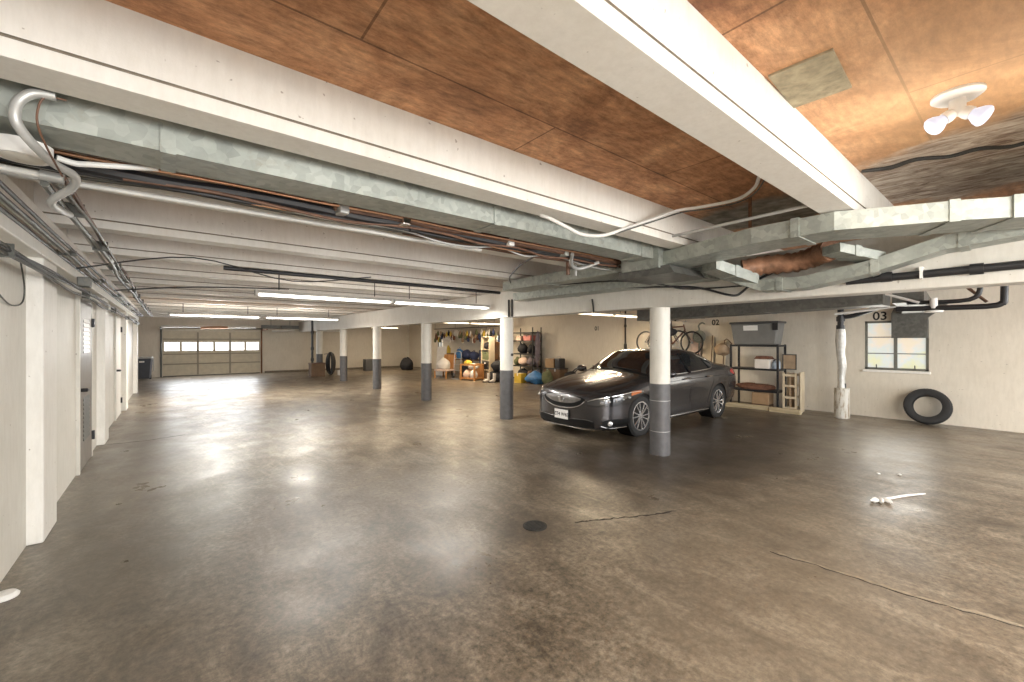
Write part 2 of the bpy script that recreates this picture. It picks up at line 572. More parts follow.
def wall_with_holes(axis_pos, t, y0, y1, z1, holes):
    mb = MB()
    ys = sorted({y0, y1, *[h[0] for h in holes], *[h[1] for h in holes]})
    for a, b in zip(ys, ys[1:]):
        hh = [h for h in holes if h[0] <= a and h[1] >= b]
        if not hh: mb.box(axis_pos, axis_pos + t, a, b, 0, z1)
        else:
            mb.box(axis_pos, axis_pos + t, a, b, 0, hh[0][2])
            mb.box(axis_pos, axis_pos + t, a, b, hh[0][3], z1)
    return mb


WIN1, WIN2 = (1.25, 2.23, 1.0, 2.02), (20.1, 20.7, 1.0, 1.8)
one(wall_with_holes(XR, 0.2, YF, YB + 0.2, ZC, [WIN1, WIN2]), 'wall_right', M['wall'], 'long cream painted wall behind the car and the shelving', 'wall', kind=S)
mb = MB()
DX0, DX1, DZ = -0.24, 3.50, 2.05
mb.box(-3.2, DX0, YB, YB + 0.2, 0, ZC).box(DX1, XR, YB, YB + 0.2, 0, ZC).box(DX0, DX1, YB, YB + 0.2, DZ, ZC)
one(mb, 'wall_back', M['wall'], 'cream far wall around the garage door', 'wall', kind=S)
one(MB().box(XL - 0.2, XL, YF, 17.75, 0, ZC), 'wall_left', M['wall_left'], 'pale left wall with projecting white pilasters and doors', 'wall', kind=S)
one(MB().box(-3.2, -3.0, 17.75, YB, 0, ZC).box(-3.0, XL - 0.2, 17.6, 17.75, 0, ZC), 'wall_alcove', M['wall_left'], 'side of the recess beyond the end of the left wall', 'wall', kind=S)
names = ['nearest to the viewer, by the first louvered door', 'second along the left wall, just past the louvered door', 'third along the left wall, past the handled white door', 'last pilaster at the far end of the left wall']
for k, y in enumerate((4.93, 9.0, 13.1, 17.2)):
    one(MB().box(XL - 0.01, XL + 0.095, y, y + 0.5, 0, 2.26), 'trim_%d' % (k + 1), M['pilaster'], 'white pilaster ' + names[k], 'pilaster', kind=S, bevel=0.012)
one(MB().box(XL - 0.01, XL + 0.11, YF, 17.7, 2.26, 2.60), 'trim_5', M['pilaster'], 'white ledge along the top of the left wall under the joists', 'ledge', kind=S, bevel=0.01)
one(MB().box(XR - 0.015, XR + 0.01, 4.2, YB, 0, 0.03), 'baseboard_right', M['joint'], 'dark grimy strip at the foot of the long right wall', 'baseboard', kind=S)
one(MB().box(DX1 + 0.2, XR - 0.02, YB - 0.015, YB + 0.01, 0, 0.09), 'baseboard_back', M['joint'], 'dark strip at the foot of the far wall', 'baseboard', kind=S)

# girder down the middle, on the columns
gx0, gx1 = XG - 0.14, XG + 0.14
one(MB().box(gx0, gx1, YF, YB, 2.07, 2.60), 'girder_beam', M['girder'], 'grey-white concrete girder carried on the row of round columns', 'girder', kind=S, bevel=0.012)


def joist_mesh(x0, x1, name):
    mb = MB()
    prof = [(-0.10, 0), (0.10, 0), (0.10, 0.069), (0.093, 0.071), (0.093, 0.079), (0.10, 0.081), (0.10, 0.33), (-0.10, 0.33), (-0.10, 0.081), (-0.093, 0.079), (-0.093, 0.071), (-0.10, 0.069)]
    mb.prism(prof, 'x', x0, x1)
    o = mb.build(name, [M['joist'], M['joint']], None, bevel=0.002)
    for p in o.data.polygons:
        c = p.center
        if 0.0695 < c.z < 0.0805 and abs(p.normal.x) < 0.5: p.material_index = 1
    return o


for bay, (x0, x1) in (('left', (XL, XG + 0.06)), ('right', (XG + 0.07, XR))):
    first = None
    for k in range(-5, 17):
        y = 0.905 + 1.455 * k
        if y > YB - 0.2: break
        if first is None: first = o = joist_mesh(x0, x1, 'ceiling_joist')
        else:
            o = first.copy()
            COL.objects.link(o)
        o.location = (0, 0.938 if k == 0 else y, 2.595)
        tag(o, 'white painted concrete joist of the %s bay with a joint line along its side' % ('near' if bay == 'left' else 'far'), 'joist', 'ceiling joists of the %s bay' % ('near' if bay == 'left' else 'far'), S)

# ------------------------------------------------------------------ columns
cdesc = ['thick white column with grey painted foot in front of the parked car', 'white column with grey foot and black knob left of the car, hiding the storage shelves',
         'white grey-footed column just left of the storage clutter', 'white grey-footed column standing before the bare far corner', 'slim-looking white column with grey foot next before the pump box column',
         'distant white column standing behind the dark brown box']
for k in range(6):
    c = thing('support_column', cdesc[k], 'column', (XG, 3.315 + 3.505 * k, 0), group='columns under the girder', kind='thing')
    MB().lathe([(0.140, 0), (0.140, 1.0)], 28).build('painted_foot', M['col_grey'], c, label='dark grey painted lower part')
    MB().lathe([(0.137, 1.0), (0.137, 2.075)], 28).build('shaft', M['col_white'], c)
    if k == 1:
        MB().blob((0.02, -0.155, 1.32), (0.03, 0.03, 0.03)).build('knob', M['black'], c)
    if k == 0:
        for z in (0.33, 0.76): MB().lathe([(0.1405, z), (0.1415, z + 0.004), (0.1405, z + 0.008)], 28).build('scratch_line', M['conduit'], c)

# ------------------------------------------------------------------ doors on the left wall
def louver_door(y0, y1, n, m, label, louver):
    d = thing('door_%d' % n, label, 'door', (XL, (y0 + y1) / 2, 0), kind=S)
    w = (y1 - y0) / 2
    MB().box(0, 0.036, -w - 0.06, -w, 0, 2.12).box(0, 0.036, w, w + 0.06, 0, 2.12).box(0, 0.036, -w - 0.06, w + 0.06, 2.12, 2.18).build('door_frame', M['wall_left'], d, bevel=0.004)
    MB().box(0.0, 0.03, -w, w, 0.01, 2.12).build('door_leaf', m, d)
    if louver:
        for za, zb in ((0.35, 0.85), (1.45, 1.85)):
            lv = MB()
            k = 0
            while za + k * 0.055 < zb:
                z = za + k * 0.055
                lv.prism([(0.030, z), (0.040, z), (0.031, z + 0.045)], 'y', -0.25, 0.25)
                k += 1
            lv.build('louver', M['conduit_dark'] if za < 1 else M['conduit'], d)
    h = MB()
    h.cyl((0.03, -w + 0.09, 1.0), (0.09, -w + 0.09, 1.0), 0.022, 10)
    h.bar((0.085, -w + 0.08, 1.0), (0.085, -w + 0.21, 0.99), 0.02, 0.022)
    h.build('handle', M['black_metal'], d)
    for z in (0.3, 1.85): MB().box(0.025, 0.06, w - 0.02, w + 0.02, z - 0.06, z + 0.06).build('hinge', M['black_metal'], d)
    return d


M['door_dark'] = mat('brown_grey_door', (0.20, 0.17, 0.135), 0.45, var=0.3, scale=3)
louver_door(7.2, 8.2, 1, M['door_dark'], 'grey-brown steel door with louvers behind the first white pilaster', True)
louver_door(11.6, 12.6, 2, M['pilaster'], 'plain white door with a dark lever handle, farther along the left wall', False)

# ------------------------------------------------------------------ far garage door
gd = thing('door_3', 'cream sectional garage door with a row of six bright windows', 'garage door', (0, YB, 0), kind=S)
M['gdoor'] = mat('cream_garage_door', (0.62, 0.56, 0.43), 0.6, var=0.15, scale=5)
M['gstile'] = mat('grey_brown_stile', (0.30, 0.27, 0.21), 0.6)
w3 = (DX1 - DX0) / 3
for r, (z0, z1) in enumerate(((0.03, 0.55), (0.56, 1.0), (1.01, 1.68), (1.69, 2.06))):
    p = MB()
    if r != 2: p.box(DX0, DX1, 0.03, 0.08, z0, z1)
    else:
        p.box(DX0, DX1, 0.03, 0.08, z0, 1.16).box(DX0, DX1, 0.03, 0.08, 1.54, z1)
        for q in range(7):
            xc = DX0 + q * w3 / 2
            p.box(max(DX0, xc - 0.05), min(DX1, xc + 0.05), 0.03, 0.08, 1.16, 1.54)
    p.build('door_section', M['gdoor'], gd, bevel=0.006)
    if r == 2:
        for q in range(6):
            MB().box(DX0 + q * w3 / 2 + 0.05, DX0 + (q + 1) * w3 / 2 - 0.05, 0.05, 0.06, 1.16, 1.54).build('window_pane', M['pane_lit'], gd)
for q in range(1, 3): MB().box(DX0 + q * w3 - 0.035, DX0 + q * w3 + 0.035, 0.005, 0.03, 0.05, 2.0).build('stile', M['gstile'], gd)
for z in (0.555, 1.005, 1.685): MB().box(DX0, DX1, 0.0, 0.03, z - 0.025, z + 0.025).build('strut_rail', M['gstile'], gd)
MB().box(DX0, DX1, 0.03, 0.08, 0, 0.03).build('bottom_seal', M['black'], gd)
for x, lab in ((DX0 - 0.06, 'left'), (DX1 + 0.06, 'right')):
    one(MB().tube([(x, YB - 0.06, 0), (x, YB - 0.06, 2.0), (x, YB - 0.2, 2.13), (x, YB - 1.6, 2.15)], 0.035, 6), 'door_track', M['conduit_dark'] if lab == 'left' else M['rust'],
        'curved steel door track on the %s of the far garage door' % ('trash bin side' if lab == 'left' else 'pump box side'), 'track')
one(MB().cyl((DX0 - 0.1, YB - 0.16, 2.2), (DX1 + 0.1, YB - 0.16, 2.2), 0.03), 'torsion_bar', M['iron'], 'dark torsion bar above the far garage door', 'bar')
for (x, dx, y, z, m, l) in ((0.6, 0.9, YB - 0.9, 2.24, 'conduit_white', 'white pipe length under the ceiling, above the left half of the garage door'), (2.4, 0.8, YB - 0.9, 2.24, 'conduit_white', 'white pipe length under the ceiling, above the right half of the garage door'),
                            (1.55, 0.5, YB - 1.2, 2.2, 'copper', 'brown pipe length above the middle of the garage door'), (4.4, 0.5, YB - 0.8, 2.12, 'conduit_white', 'white elbow pipe right beside the garage door track'), (6.6, 0.6, YB - 0.8, 2.12, 'conduit_white', 'white pipe length above the distant pump box column')):
    one(MB().tube([(-dx, 0, -0.03), (-dx * .3, 0, 0), (dx, 0, 0.02)], 0.055, 8), 'ceiling_pipe', M[m], l, 'pipe', (x, y, z))
for k, (x, w) in enumerate(((3.9, 0.4), (4.75, 0.4), (6.3, 0.4))):
    one(MB().rect_duct([(-w, 0, 0), (w, 0, 0)], 0.3, 0.16).cyl((0, 0, 0.07), (0, 0, 0.62), 0.01, 6), 'duct_piece', M['galv_dark'], ('dark duct piece under the ceiling, nearest the garage door', 'dark duct piece under the ceiling between the garage door and the pump box', 'dark duct piece above the pump box column')[k], 'duct', (x, YB - 0.5, 2.3))

# ------------------------------------------------------------------ windows in the right wall
def steel_window(n, W, label, chute=False):
    y0, y1, z0, z1 = W
    wd = thing('window_%d' % n, label, 'window', (XR, (y0 + y1) / 2, z0), kind=S)
    h, w = z1 - z0, (y1 - y0) / 2
    f = MB()
    f.box(0.02, 0.08, -w, -w + 0.045, 0, h).box(0.02, 0.08, w - 0.045, w, 0, h).box(0.02, 0.08, -w, w, 0, 0.045).box(0.02, 0.08, -w, w, h - 0.045, h).box(0.015, 0.085, -0.028, 0.028, 0, h)
    f.build('window_frame', M['wframe'], wd, bevel=0.004)
    b = MB()
    for k in (1, 2):
        z = h * k / 3
        b.box(0.03, 0.06, -w + 0.045, w - 0.045, z - 0.009, z + 0.009)
    b.build('glazing_bar', M['wframe'], wd)
    for k, (a, c) in enumerate(((-w + 0.045, -0.028), (0.028, w - 0.045))):
        MB().box(0.045, 0.05, a, c, 0.045, h - 0.045).build('window_pane', M['pane_tint'], wd)
    MB().box(-0.05, 0.12, -w - 0.03, w + 0.03, -0.05, 0.0).build('window_sill', M['pilaster'], wd, bevel=0.005)
    for y in (-w * 0.6, w * 0.6):
        MB().cyl((0.02, y, 0.03), (-0.02, y, 0.05), 0.01, 8).cyl((-0.02, y, 0.05), (-0.03, y, 0.11), 0.009, 8).build('latch', M['black_metal'], wd)
    return wd


M['wframe'] = mat('dull_green_grey_steel_frame', (0.20, 0.20, 0.17), 0.5, 0.2, var=0.3, scale=10)
M['pane_tint'] = mat('daylit_obscured_glass', (0.75, 0.74, 0.6), 0.3)
g = G(M['pane_tint'])
pc = g.ramp(g.noise(2.3, 3), [(0.35, (0.98, 0.84, 0.66)), (0.5, (0.80, 0.84, 0.80)), (0.65, (0.86, 0.86, 0.58))])
g.link(g.mix(1.0, pc, (0.45, 0.45, 0.45), 'MULTIPLY'), g.b.inputs['Base Color'])
g.link(pc, g.b.inputs['Emission Color'])
g.b.inputs['Emission Strength'].default_value = 0.62
steel_window(1, WIN1, 'steel casement window with obscured panes and a white sill, above the tyre')
steel_window(2, WIN2, 'small bright window behind the storage clutter')
for s_, y, z, l in (('01', 9.5, 2.03, 'black stencilled 01 on the right wall above the car hood'), ('02', 5.4, 2.10, 'black stencilled 02 on the right wall beside the bicycles'), ('03', 1.98, 2.115, 'black stencilled 03 on the right wall above the steel window')):
    tag(text_mesh('stall_number', s_, 0.24 if s_ == '03' else 0.205, M['text'], None, (XR - 0.003, y, z), (PI / 2, 0, -PI / 2), 0.001, 0.004), l, 'number')

# ------------------------------------------------------------------ strip lamps
def strip_lamp(x, y, L, label, group, tube, drop=0.59):
    t = thing('strip_lamp', label, 'lamp', (x, y, 2.33), group=group)
    MB().prism([(-0.065, -0.03), (0.065, -0.03), (0.045, 0.012), (-0.045, 0.012)], 'x', -L / 2, L / 2).build('housing', M['lamp_body'], t)
    for s in (-1, 1):
        MB().cyl((-L / 2 + 0.04, s * 0.035, -0.052), (L / 2 - 0.04, s * 0.035, -0.052), 0.016, 10).build('tube', tube, t)
        MB().cyl((s * (L / 2 - 0.3), 0, 0.035), (s * (L / 2 - 0.3), 0, drop), 0.008, 6).build('hanger_rod', M['iron'], t)
        MB().box(s * L / 2 - 0.012, s * L / 2 + 0.012, -0.068, 0.068, -0.066, 0.014).build('end_cap', M['lamp_body'], t)
    return t


M['lamp_body'] = mat('lamp_housing_grey', (0.42, 0.41, 0.38), 0.5)
l0 = strip_lamp(2.0, 7.1, 2.06, 'lit strip lamp of the nearer row over the open floor, end toward the left wall', 'strip lamps of the near bay', M['tube'])
dup(l0, (4.1, 7.1, 2.33), label='lit strip lamp of the nearer row over the open floor, end toward the columns')
dup(l0, (1.0, 14.1, 2.33), label='lit strip lamp of the farther row, end toward the left wall')
dup(l0, (3.2, 14.1, 2.33), label='lit strip lamp of the farther row, end toward the columns')
l1 = strip_lamp(8.4, 7.0, 1.46, 'warm strip lamp above the car hood seen under the girder', 'strip lamps of the car bay', M['tube_warm'])
dup(l1, (9.9, 7.0, 2.33), label='warm strip lamp above the car toward the right wall, seen under the girder')
dup(l1, (8.2, 13.6, 2.33), label='warm strip lamp in front of the storage clutter, end toward the columns')
dup(l1, (9.7, 13.6, 2.33), label='warm strip lamp in front of the storage clutter, end toward the wall')
dup(l1, (8.6, 21.0, 2.33), label='warm strip lamp in the far corner of the car bay')

# twin flood lamp on the ceiling
t = thing('twin_flood_lamp', 'white twin-headed flood lamp with two lit round bulbs on the brown ceiling', 'lamp', FLOOD)
MB().lathe([(0.0, 0.0), (0.105, 0.0), (0.105, -0.012), (0.085, -0.028), (0.03, -0.032), (0.0, -0.032)], 28).build('canopy', M['white'], t)
MB().lathe([(0.035, -0.03), (0.032, -0.10), (0.026, -0.11), (0.0, -0.11)], 20).build('stem', M['white'], t)
for (dx, dy) in ((-0.05, 0.115), (0.0, -0.115)):
    d = Vector((dx, dy, -0.085)).normalized()
    o0 = Vector((0, 0, -0.085))
    q = d.to_track_quat('Z', 'X').to_matrix().to_4x4()
    m4 = Matrix.Translation(o0) @ q
    hd = MB().lathe([(0.0, 0.0), (0.024, 0.0), (0.026, 0.02), (0.032, 0.04), (0.032, 0.062), (0.028, 0.064)], 20, 0, m4).build('socket', M['white'], t)
    MB().lathe([(0.024, 0.06), (0.028, 0.07), (0.044, 0.095), (0.050, 0.115), (0.048, 0.125), (0.038, 0.134), (0.016, 0.138), (0.0, 0.139)], 24, 0, m4).build('bulb', M['bulb'], hd)
# dark cable-like crack of tar across the ceiling
one(MB().tube([(4.15, 0.82, 0), (4.22, 0.66, 0), (4.18, 0.52, 0), (4.30, 0.36, 0), (4.28, 0.22, 0), (4.40, 0.08, 0), (4.36, -0.05, 0)], [0.012, 0.02, 0.016, 0.014, 0.016, 0.013, 0.018], 8), 'tar_seam', M['iron'],
    'black tarry seam wandering across the stained ceiling by the duct', 'seam', (0, 0, 2.912))
one(MB().box(-0.21, 0.21, -0.13, 0.13, -0.012, 0.0), 'ceiling_patch', mat('grey_green_mortar', (0.42, 0.36, 0.24), 0.9, var=0.45, scale=14, bump=0.6, bscale=30), 'grey-green mortar patch on the brown ceiling beside the big joist', 'patch', (2.52, 0.70, 2.921), 0.05)

# ------------------------------------------------------------------ sheet-metal ducts
def duct(pts, w, h, seams, label, m='galv', name='duct', hang=()):
    t = thing(name, label, 'duct', pts[0])
    o = Vector(pts[0])
    L = [Vector(p) - o for p in pts]
    MB().rect_duct(L, w, h).build('duct_body', M[m], t)
    for k, fr in seams:
        a, b = L[k], L[k + 1]
        c = a.lerp(b, fr)
        dd = (b - a).normalized() * 0.03
        MB().rect_duct([c - dd, c + dd], w + 0.016, h + 0.016).build('seam_band', M[m], t)
    for k, fr in hang:
        c = L[k].lerp(L[k + 1], fr)
        dd = (L[k + 1] - L[k]).normalized()
        sd = Vector((dd.y, -dd.x, 0)) * (w / 2 + 0.004)
        for q in (1, -1): MB().bar(c + sd * q - Vector((0, 0, h / 2)), Vector((c.x + sd.x * q, c.y + sd.y * q, 2.921 - o.z)), 0.025, 0.004).build('hanger_strap', M['galv_dark'], t)
    return t


duct([(-0.86, 2.74, 2.60), (4.28, 2.74, 2.60)], 0.27, 0.19, [(0, 0.166), (0, 0.55), (0, 0.93)], 'long galvanized duct under the first joist, running toward the car bay')
# the two transverse ducts near the girder
duct([(4.36, 5.35, 2.48), (4.42, 3.2, 2.50), (4.43, 2.6, 2.51), (4.28, 2.0, 2.515), (4.13, 1.5, 2.515), (4.13, 1.0, 2.515), (4.45, 0.4, 2.51), (4.74, -0.1, 2.50), (4.74, -2.0, 2.5)], 0.42, 0.14,
     [(0, 0.45), (1, 0.9), (4, 0.6), (5, 0.95), (6, 0.5)], 'long flat galvanized duct crossing under the joist ends, bending near the ceiling lamp')
MB0 = thing('duct_junction', 'boxy galvanized junction where the two flat ducts meet', 'duct', (4.45, 2.78, 2.47))
MB().rect_duct([(-0.34, 0, 0.06), (0.05, 0, 0.06)], 0.48, 0.26).build('junction_body', M['galv'], MB0)
MB().prism([(-0.40, -0.14), (0.35, -0.14), (0.3, -0.05), (-0.34, -0.05)], 'x', -0.30, 0.45).build('transition_pan', M['galv_dark'], MB0)
duct([(5.0, 5.9, 2.40), (5.0, 2.35, 2.40)], 0.36, 0.13, [(0, 0.35), (0, 0.8)], 'lower galvanized duct hung along the girder, behind the flat duct', 'galv')
duct([(4.98, 2.25, 2.38), (5.06, 1.85, 2.20), (5.06, 1.45, 2.19), (5.06, 0.95, 2.27), (5.11, 0.45, 2.42), (5.115, -0.1, 2.47), (5.115, -2.0, 2.47)], 0.26, 0.12, [(1, 0.5), (3, 0.1), (4, 0.2)],
     'low galvanized duct sloping up along the girder at right', 'galv')
duct([(4.55, 2.2, 2.42), (5.0, 1.95, 2.27)], 0.24, 0.11, [(0, 0.5)], 'short diagonal duct elbow under the flat duct', 'galv')
duct([(4.7, 1.15, 2.44), (5.05, 0.9, 2.36)], 0.2, 0.08, [(0, 0.4)], 'short diagonal branch between the upper and lower duct at right', 'galv')
# foil and copper wrapped flexible piece
t = thing('flexible_pipe', 'crumpled copper-coloured wrapped pipe stuffed between the ducts', 'pipe', (5.0, 1.55, 2.42))
fp = MB()
path = [(-0.1, 0.45, -0.03), (0.0, 0.25, 0.0), (0.06, 0.0, 0.0), (0.02, -0.2, 0.03), (-0.1, -0.35, 0.05)]
fp.tube(path, 0.1, 14, 0, True, True, 10)
for i, v in enumerate(fp.v):
    k = 1 + 0.09 * math.sin(i // 14 * 1.9) + 0.05 * math.sin(i * 2.3)
    fp.v[i] = (v[0], v[1], v[2] * k)
M['foil'] = mat('crumpled_copper_wrap', (0.42, 0.22, 0.13), 0.45, 0.25, var=0.6, scale=9, bump=0.8, bscale=18)
fp.build('wrap', M['foil'], t)
# rods and pipes near the girder
one(MB().cyl((3.72, 2.15, 2.60), (3.72, 0.95, 2.62), 0.014, 10), 'thin_pipe', M['conduit'], 'thin grey pipe spanning between the two big joists above the duct', 'pipe')
t = thing('hanger_strap', 'rusty perforated strap hanging round the flat duct', 'strap', (4.13, 1.62, 2.49))
MB().box(-0.008, 0.008, -0.012, 0.012, 0.0, 0.43).build('strap', M['rust'], t)
t = thing('drain_pipe', 'black plastic drain pipe fixed along the girder at right', 'pipe', (5.215, 0, 2.20))
MB().cyl((0, 1.15, -0.01), (0, -1.5, 0.02), 0.035, 14).build('pipe_run', M['black'], t)
for y in (0.85, 0.28, -0.5): MB().cyl((0, y - 0.04, 0.0), (0, y + 0.04, 0.0), 0.047, 14).build('coupling', M['black'], t)
MB().box(-0.05, 0.05, 0.60, 0.62, -0.045, 0.06).build('bracket', M['white'], t)

# ------------------------------------------------------------------ pipes and cables
rnd = random.Random(5)


def cable(pts, r, m, label, cat='cable', name='cable', group=None, n=8):
    o = Vector(pts[0])
    return one(MB().tube([Vector(p) - o for p in pts], r, n), name, M[m], label, cat, o, 0, group)


def run_x(x0, x1, y, z, wob, steps=12):
    return [(x0 + (x1 - x0) * k / steps, y + rnd.uniform(-wob, wob), z + rnd.uniform(-wob, wob) * 0.7) for k in range(steps + 1)]


cable(run_x(-0.85, 4.1, 3.02, 2.57, 0.006), 0.012, 'copper', 'upper bright copper pipe running beside the long duct', 'pipe', 'copper_pipe')
cable(run_x(-0.85, 4.0, 3.06, 2.545, 0.008), 0.010, 'copper', 'lower bright copper pipe running beside the long duct', 'pipe', 'copper_pipe')
cable(run_x(-0.85, 2.6, 3.15, 2.53, 0.012), 0.034, 'black', 'thick black insulated pipe beside the copper pipes', 'pipe', 'insulated_pipe')
cable(run_x(0.9, 4.4, 3.12, 2.55, 0.012), 0.03, 'brown_pipe', 'thick brown pipe continuing under the long duct toward the girder', 'pipe', 'brown_pipe')
cable(run_x(-0.85, 4.6, 3.28, 2.52, 0.02), 0.014, 'conduit', 'slack grey conduit of the cable run, nearest the black pipe', 'conduit', 'conduit', 'conduits of the cable run')
cable(run_x(-0.85, 4.6, 3.37, 2.53, 0.02), 0.012, 'conduit_dark', 'dull dark conduit in the middle of the cable run', 'conduit', 'conduit', 'conduits of the cable run')
cable(run_x(-0.85, 2.4, 3.45, 2.50, 0.012), 0.016, 'conduit_white', 'white conduit on the far edge of the cable run', 'conduit', 'conduit', 'conduits of the cable run')
cable(run_x(-0.85, 4.4, 3.33, 2.56, 0.03), 0.010, 'brown_pipe', 'thin brown cable wandering through the cable run', 'cable', 'cable')
cable(run_x(0.3, 3.4, 3.21, 2.51, 0.03), 0.008, 'copper', 'thin copper wire wandering through the cable run', 'cable', 'cable')
cable([(1.6, 3.5, 2.56), (2.4, 3.42, 2.53), (3.2, 3.3, 2.5), (4.3, 3.2, 2.53)], 0.018, 'brown_pipe', 'reddish brown pipe at the girder end of the cable run', 'pipe', 'brown_pipe')
cable(run_x(-0.85, 4.5, 3.22, 2.54, 0.02), 0.020, 'conduit_dark', 'thick dull grey cable in the middle of the cable run', 'cable', 'cable')
cable(run_x(-0.85, 4.5, 3.18, 2.50, 0.015), 0.014, 'black', 'slim black cable under the insulated pipe of the cable run', 'cable', 'cable')
cable(run_x(0.3, 4.5, 3.30, 2.55, 0.03), 0.016, 'brown_pipe', 'brown cable weaving along the far half of the cable run', 'cable', 'cable')
cable(run_x(-0.2, 4.6, 3.14, 2.49, 0.03), 0.011, 'brown_pipe', 'thin reddish cable slung lowest along the cable run', 'cable', 'cable')
cable(run_x(0.6, 4.4, 3.25, 2.49, 0.035), 0.009, 'conduit', 'thin silvery cable slung below the middle of the cable run', 'cable', 'cable')
cable(run_x(1.5, 4.5, 3.18, 2.52, 0.03), 0.022, 'iron', 'dark iron pipe at the girder half of the cable run', 'pipe', 'iron_pipe')
cable(run_x(-0.85, 4.0, 3.40, 2.55, 0.02), 0.013, 'conduit', 'pale grey conduit beside the white one at the far edge of the cable run', 'conduit', 'conduit', 'conduits of the cable run')
cable([(3.1, 3.3, 2.55), (3.3, 3.9, 2.52), (3.7, 4.6, 2.5), (4.2, 5.2, 2.52)], 0.01, 'black', 'black cable sagging from the cable run to the flat duct end', 'cable')
for k, (x, m, l) in enumerate(((0.95, 'conduit', 'shiny clamp on the black pipe, nearest the left wall'), (1.42, 'chrome', 'foil wrapped joint on the cable run'), (2.5, 'white', 'cream paper tag hanging on the cable run'), (3.25, 'galv', 'small metal clip at the girder end of the cable run'))):
    one(MB().cbox((0, 0, 0), (0.07, 0.16, 0.07)), 'pipe_clamp', M[m], l, 'clamp', (x, 3.12 if k < 2 else 3.16, 2.535), 0.1, bevel=0.012)
for k, x in enumerate((3.55, 3.68)):
    one(MB().cyl((0, 0, 0), (0, 0, -0.2), 0.022 - 0.006 * k, 10), 'pipe_stub', M['brown_pipe' if k == 0 else 'conduit'], ('brown pipe stub dropping from the cable run by the duct', 'grey pipe stub dropping from the cable run beside the brown stub')[k], 'pipe', (x, 3.35, 2.56))
cable([(3.3, 3.05, 2.52), (3.45, 3.2, 2.44), (3.65, 3.25, 2.43), (3.8, 3.1, 2.50)], 0.02, 'conduit', 'grey flexible conduit looping under the duct near its far end', 'conduit', 'flexible_conduit')
# pale flexible conduit sagging from the duct to the second joist
cable([(2.2, 2.36, 2.56), (2.24, 2.3, 2.53), (2.40, 2.28, 2.49), (2.58, 2.28, 2.46), (2.83, 2.27, 2.49), (3.11, 2.25, 2.59), (3.38, 2.13, 2.70), (3.62, 2.05, 2.80), (3.78, 1.9, 2.83), (3.85, 1.62, 2.84), (3.70, 1.42, 2.85), (3.50, 1.30, 2.87), (3.3, 1.15, 2.9)],
      0.014, 'conduit_white', 'pale conduit sagging across the first joist and looping over to the big one', 'conduit', 'flexible_conduit')
cable([(3.0, 2.27, 2.53), (3.38, 2.11, 2.68), (3.66, 2.02, 2.785), (3.82, 1.86, 2.81), (3.88, 1.62, 2.82), (3.72, 1.40, 2.83), (3.3, 1.12, 2.9)], 0.006, 'conduit_dark', 'thin dark wire following the sagging pale conduit', 'wire', 'wire')
# loop of grey conduit and boxes at the upper left
cable([(-0.36, 2.5, 2.595), (-0.42, 2.5, 2.585), (-0.46, 2.5, 2.54), (-0.47, 2.5, 2.48), (-0.46, 2.52, 2.44), (-0.43, 2.58, 2.40), (-0.40, 2.72, 2.385), (-0.35, 2.85, 2.38), (-0.37, 2.95, 2.35), (-0.45, 3.05, 2.30), (-0.46, 3.15, 2.29), (-0.45, 3.5, 2.33)],
      0.018, 'conduit', 'thick grey flexible conduit looping out from under the first joist at upper left', 'conduit', 'flexible_conduit', n=12)
cable([(-0.33, 2.5, 2.59), (-0.39, 2.5, 2.58), (-0.41, 2.5, 2.52), (-0.41, 2.51, 2.46), (-0.40, 2.6, 2.41), (-0.38, 2.78, 2.35)], 0.004, 'brown_pipe', 'thin copper-brown wire hanging inside the grey conduit loop', 'wire', 'wire')
cable([(-0.42, 2.93, 2.475), (-0.36, 2.95, 2.47), (-0.30, 2.95, 2.48), (-0.20, 2.96, 2.50), (-0.05, 2.97, 2.53)], 0.014, 'conduit_white', 'white pipe emerging under the duct beside the conduit loop', 'pipe', 'conduit')
t = thing('junction_box', 'pale flat round electric box under the duct at upper left', 'box', (-0.505, 2.80, 2.44))
MB().lathe([(0.0, -0.035), (0.085, -0.035), (0.095, -0.02), (0.095, 0.03), (0.0, 0.035)], 24).build('box_body', M['white'], t)
MB().lathe([(0.0, -0.040), (0.06, -0.039), (0.07, -0.035)], 24).build('cover', M['wall_left'], t)
t = thing('conduit_fitting', 'white conduit fitting with a threaded collar at the left edge', 'fitting', (-0.86, 3.04, 2.41))
MB().tube([(0, 0, 0.01), (0.2, 0.0, 0.005), (0.38, 0.0, 0.0)], 0.017, 12).build('body', M['conduit_white'], t)
MB().cyl((0.37, 0, 0.0), (0.45, 0, -0.005), 0.026, 14).build('collar', M['conduit'], t)
# bundles running down the left wall
def bundle(x, y0, y1, z, lines, label, ties, sag=0.02, ms=('conduit_dark', 'conduit', 'conduit_dark', 'black')):
    t = thing('cable_bundle', label, 'cables', (x, y0, z))
    n = max(5, int((y1 - y0) / 1.2))
    for k, (dx, dz, r) in enumerate(lines):
        MB().tube([(dx + rnd.uniform(-sag, sag), (y1 - y0) * j / n, dz + rnd.uniform(-sag, sag)) for j in range(n + 1)], r, 7).build('cable', M[ms[k % len(ms)]], t)
    for j in range(ties):
        y = (y1 - y0) * (j + 0.5) / ties
        MB().box(min(l[0] for l in lines) - 0.014, max(l[0] for l in lines) + 0.012, y - 0.005, y + 0.005, min(l[1] for l in lines) - 0.014, max(l[1] for l in lines) + 0.012).build('cable_tie', M['conduit_dark'], t)


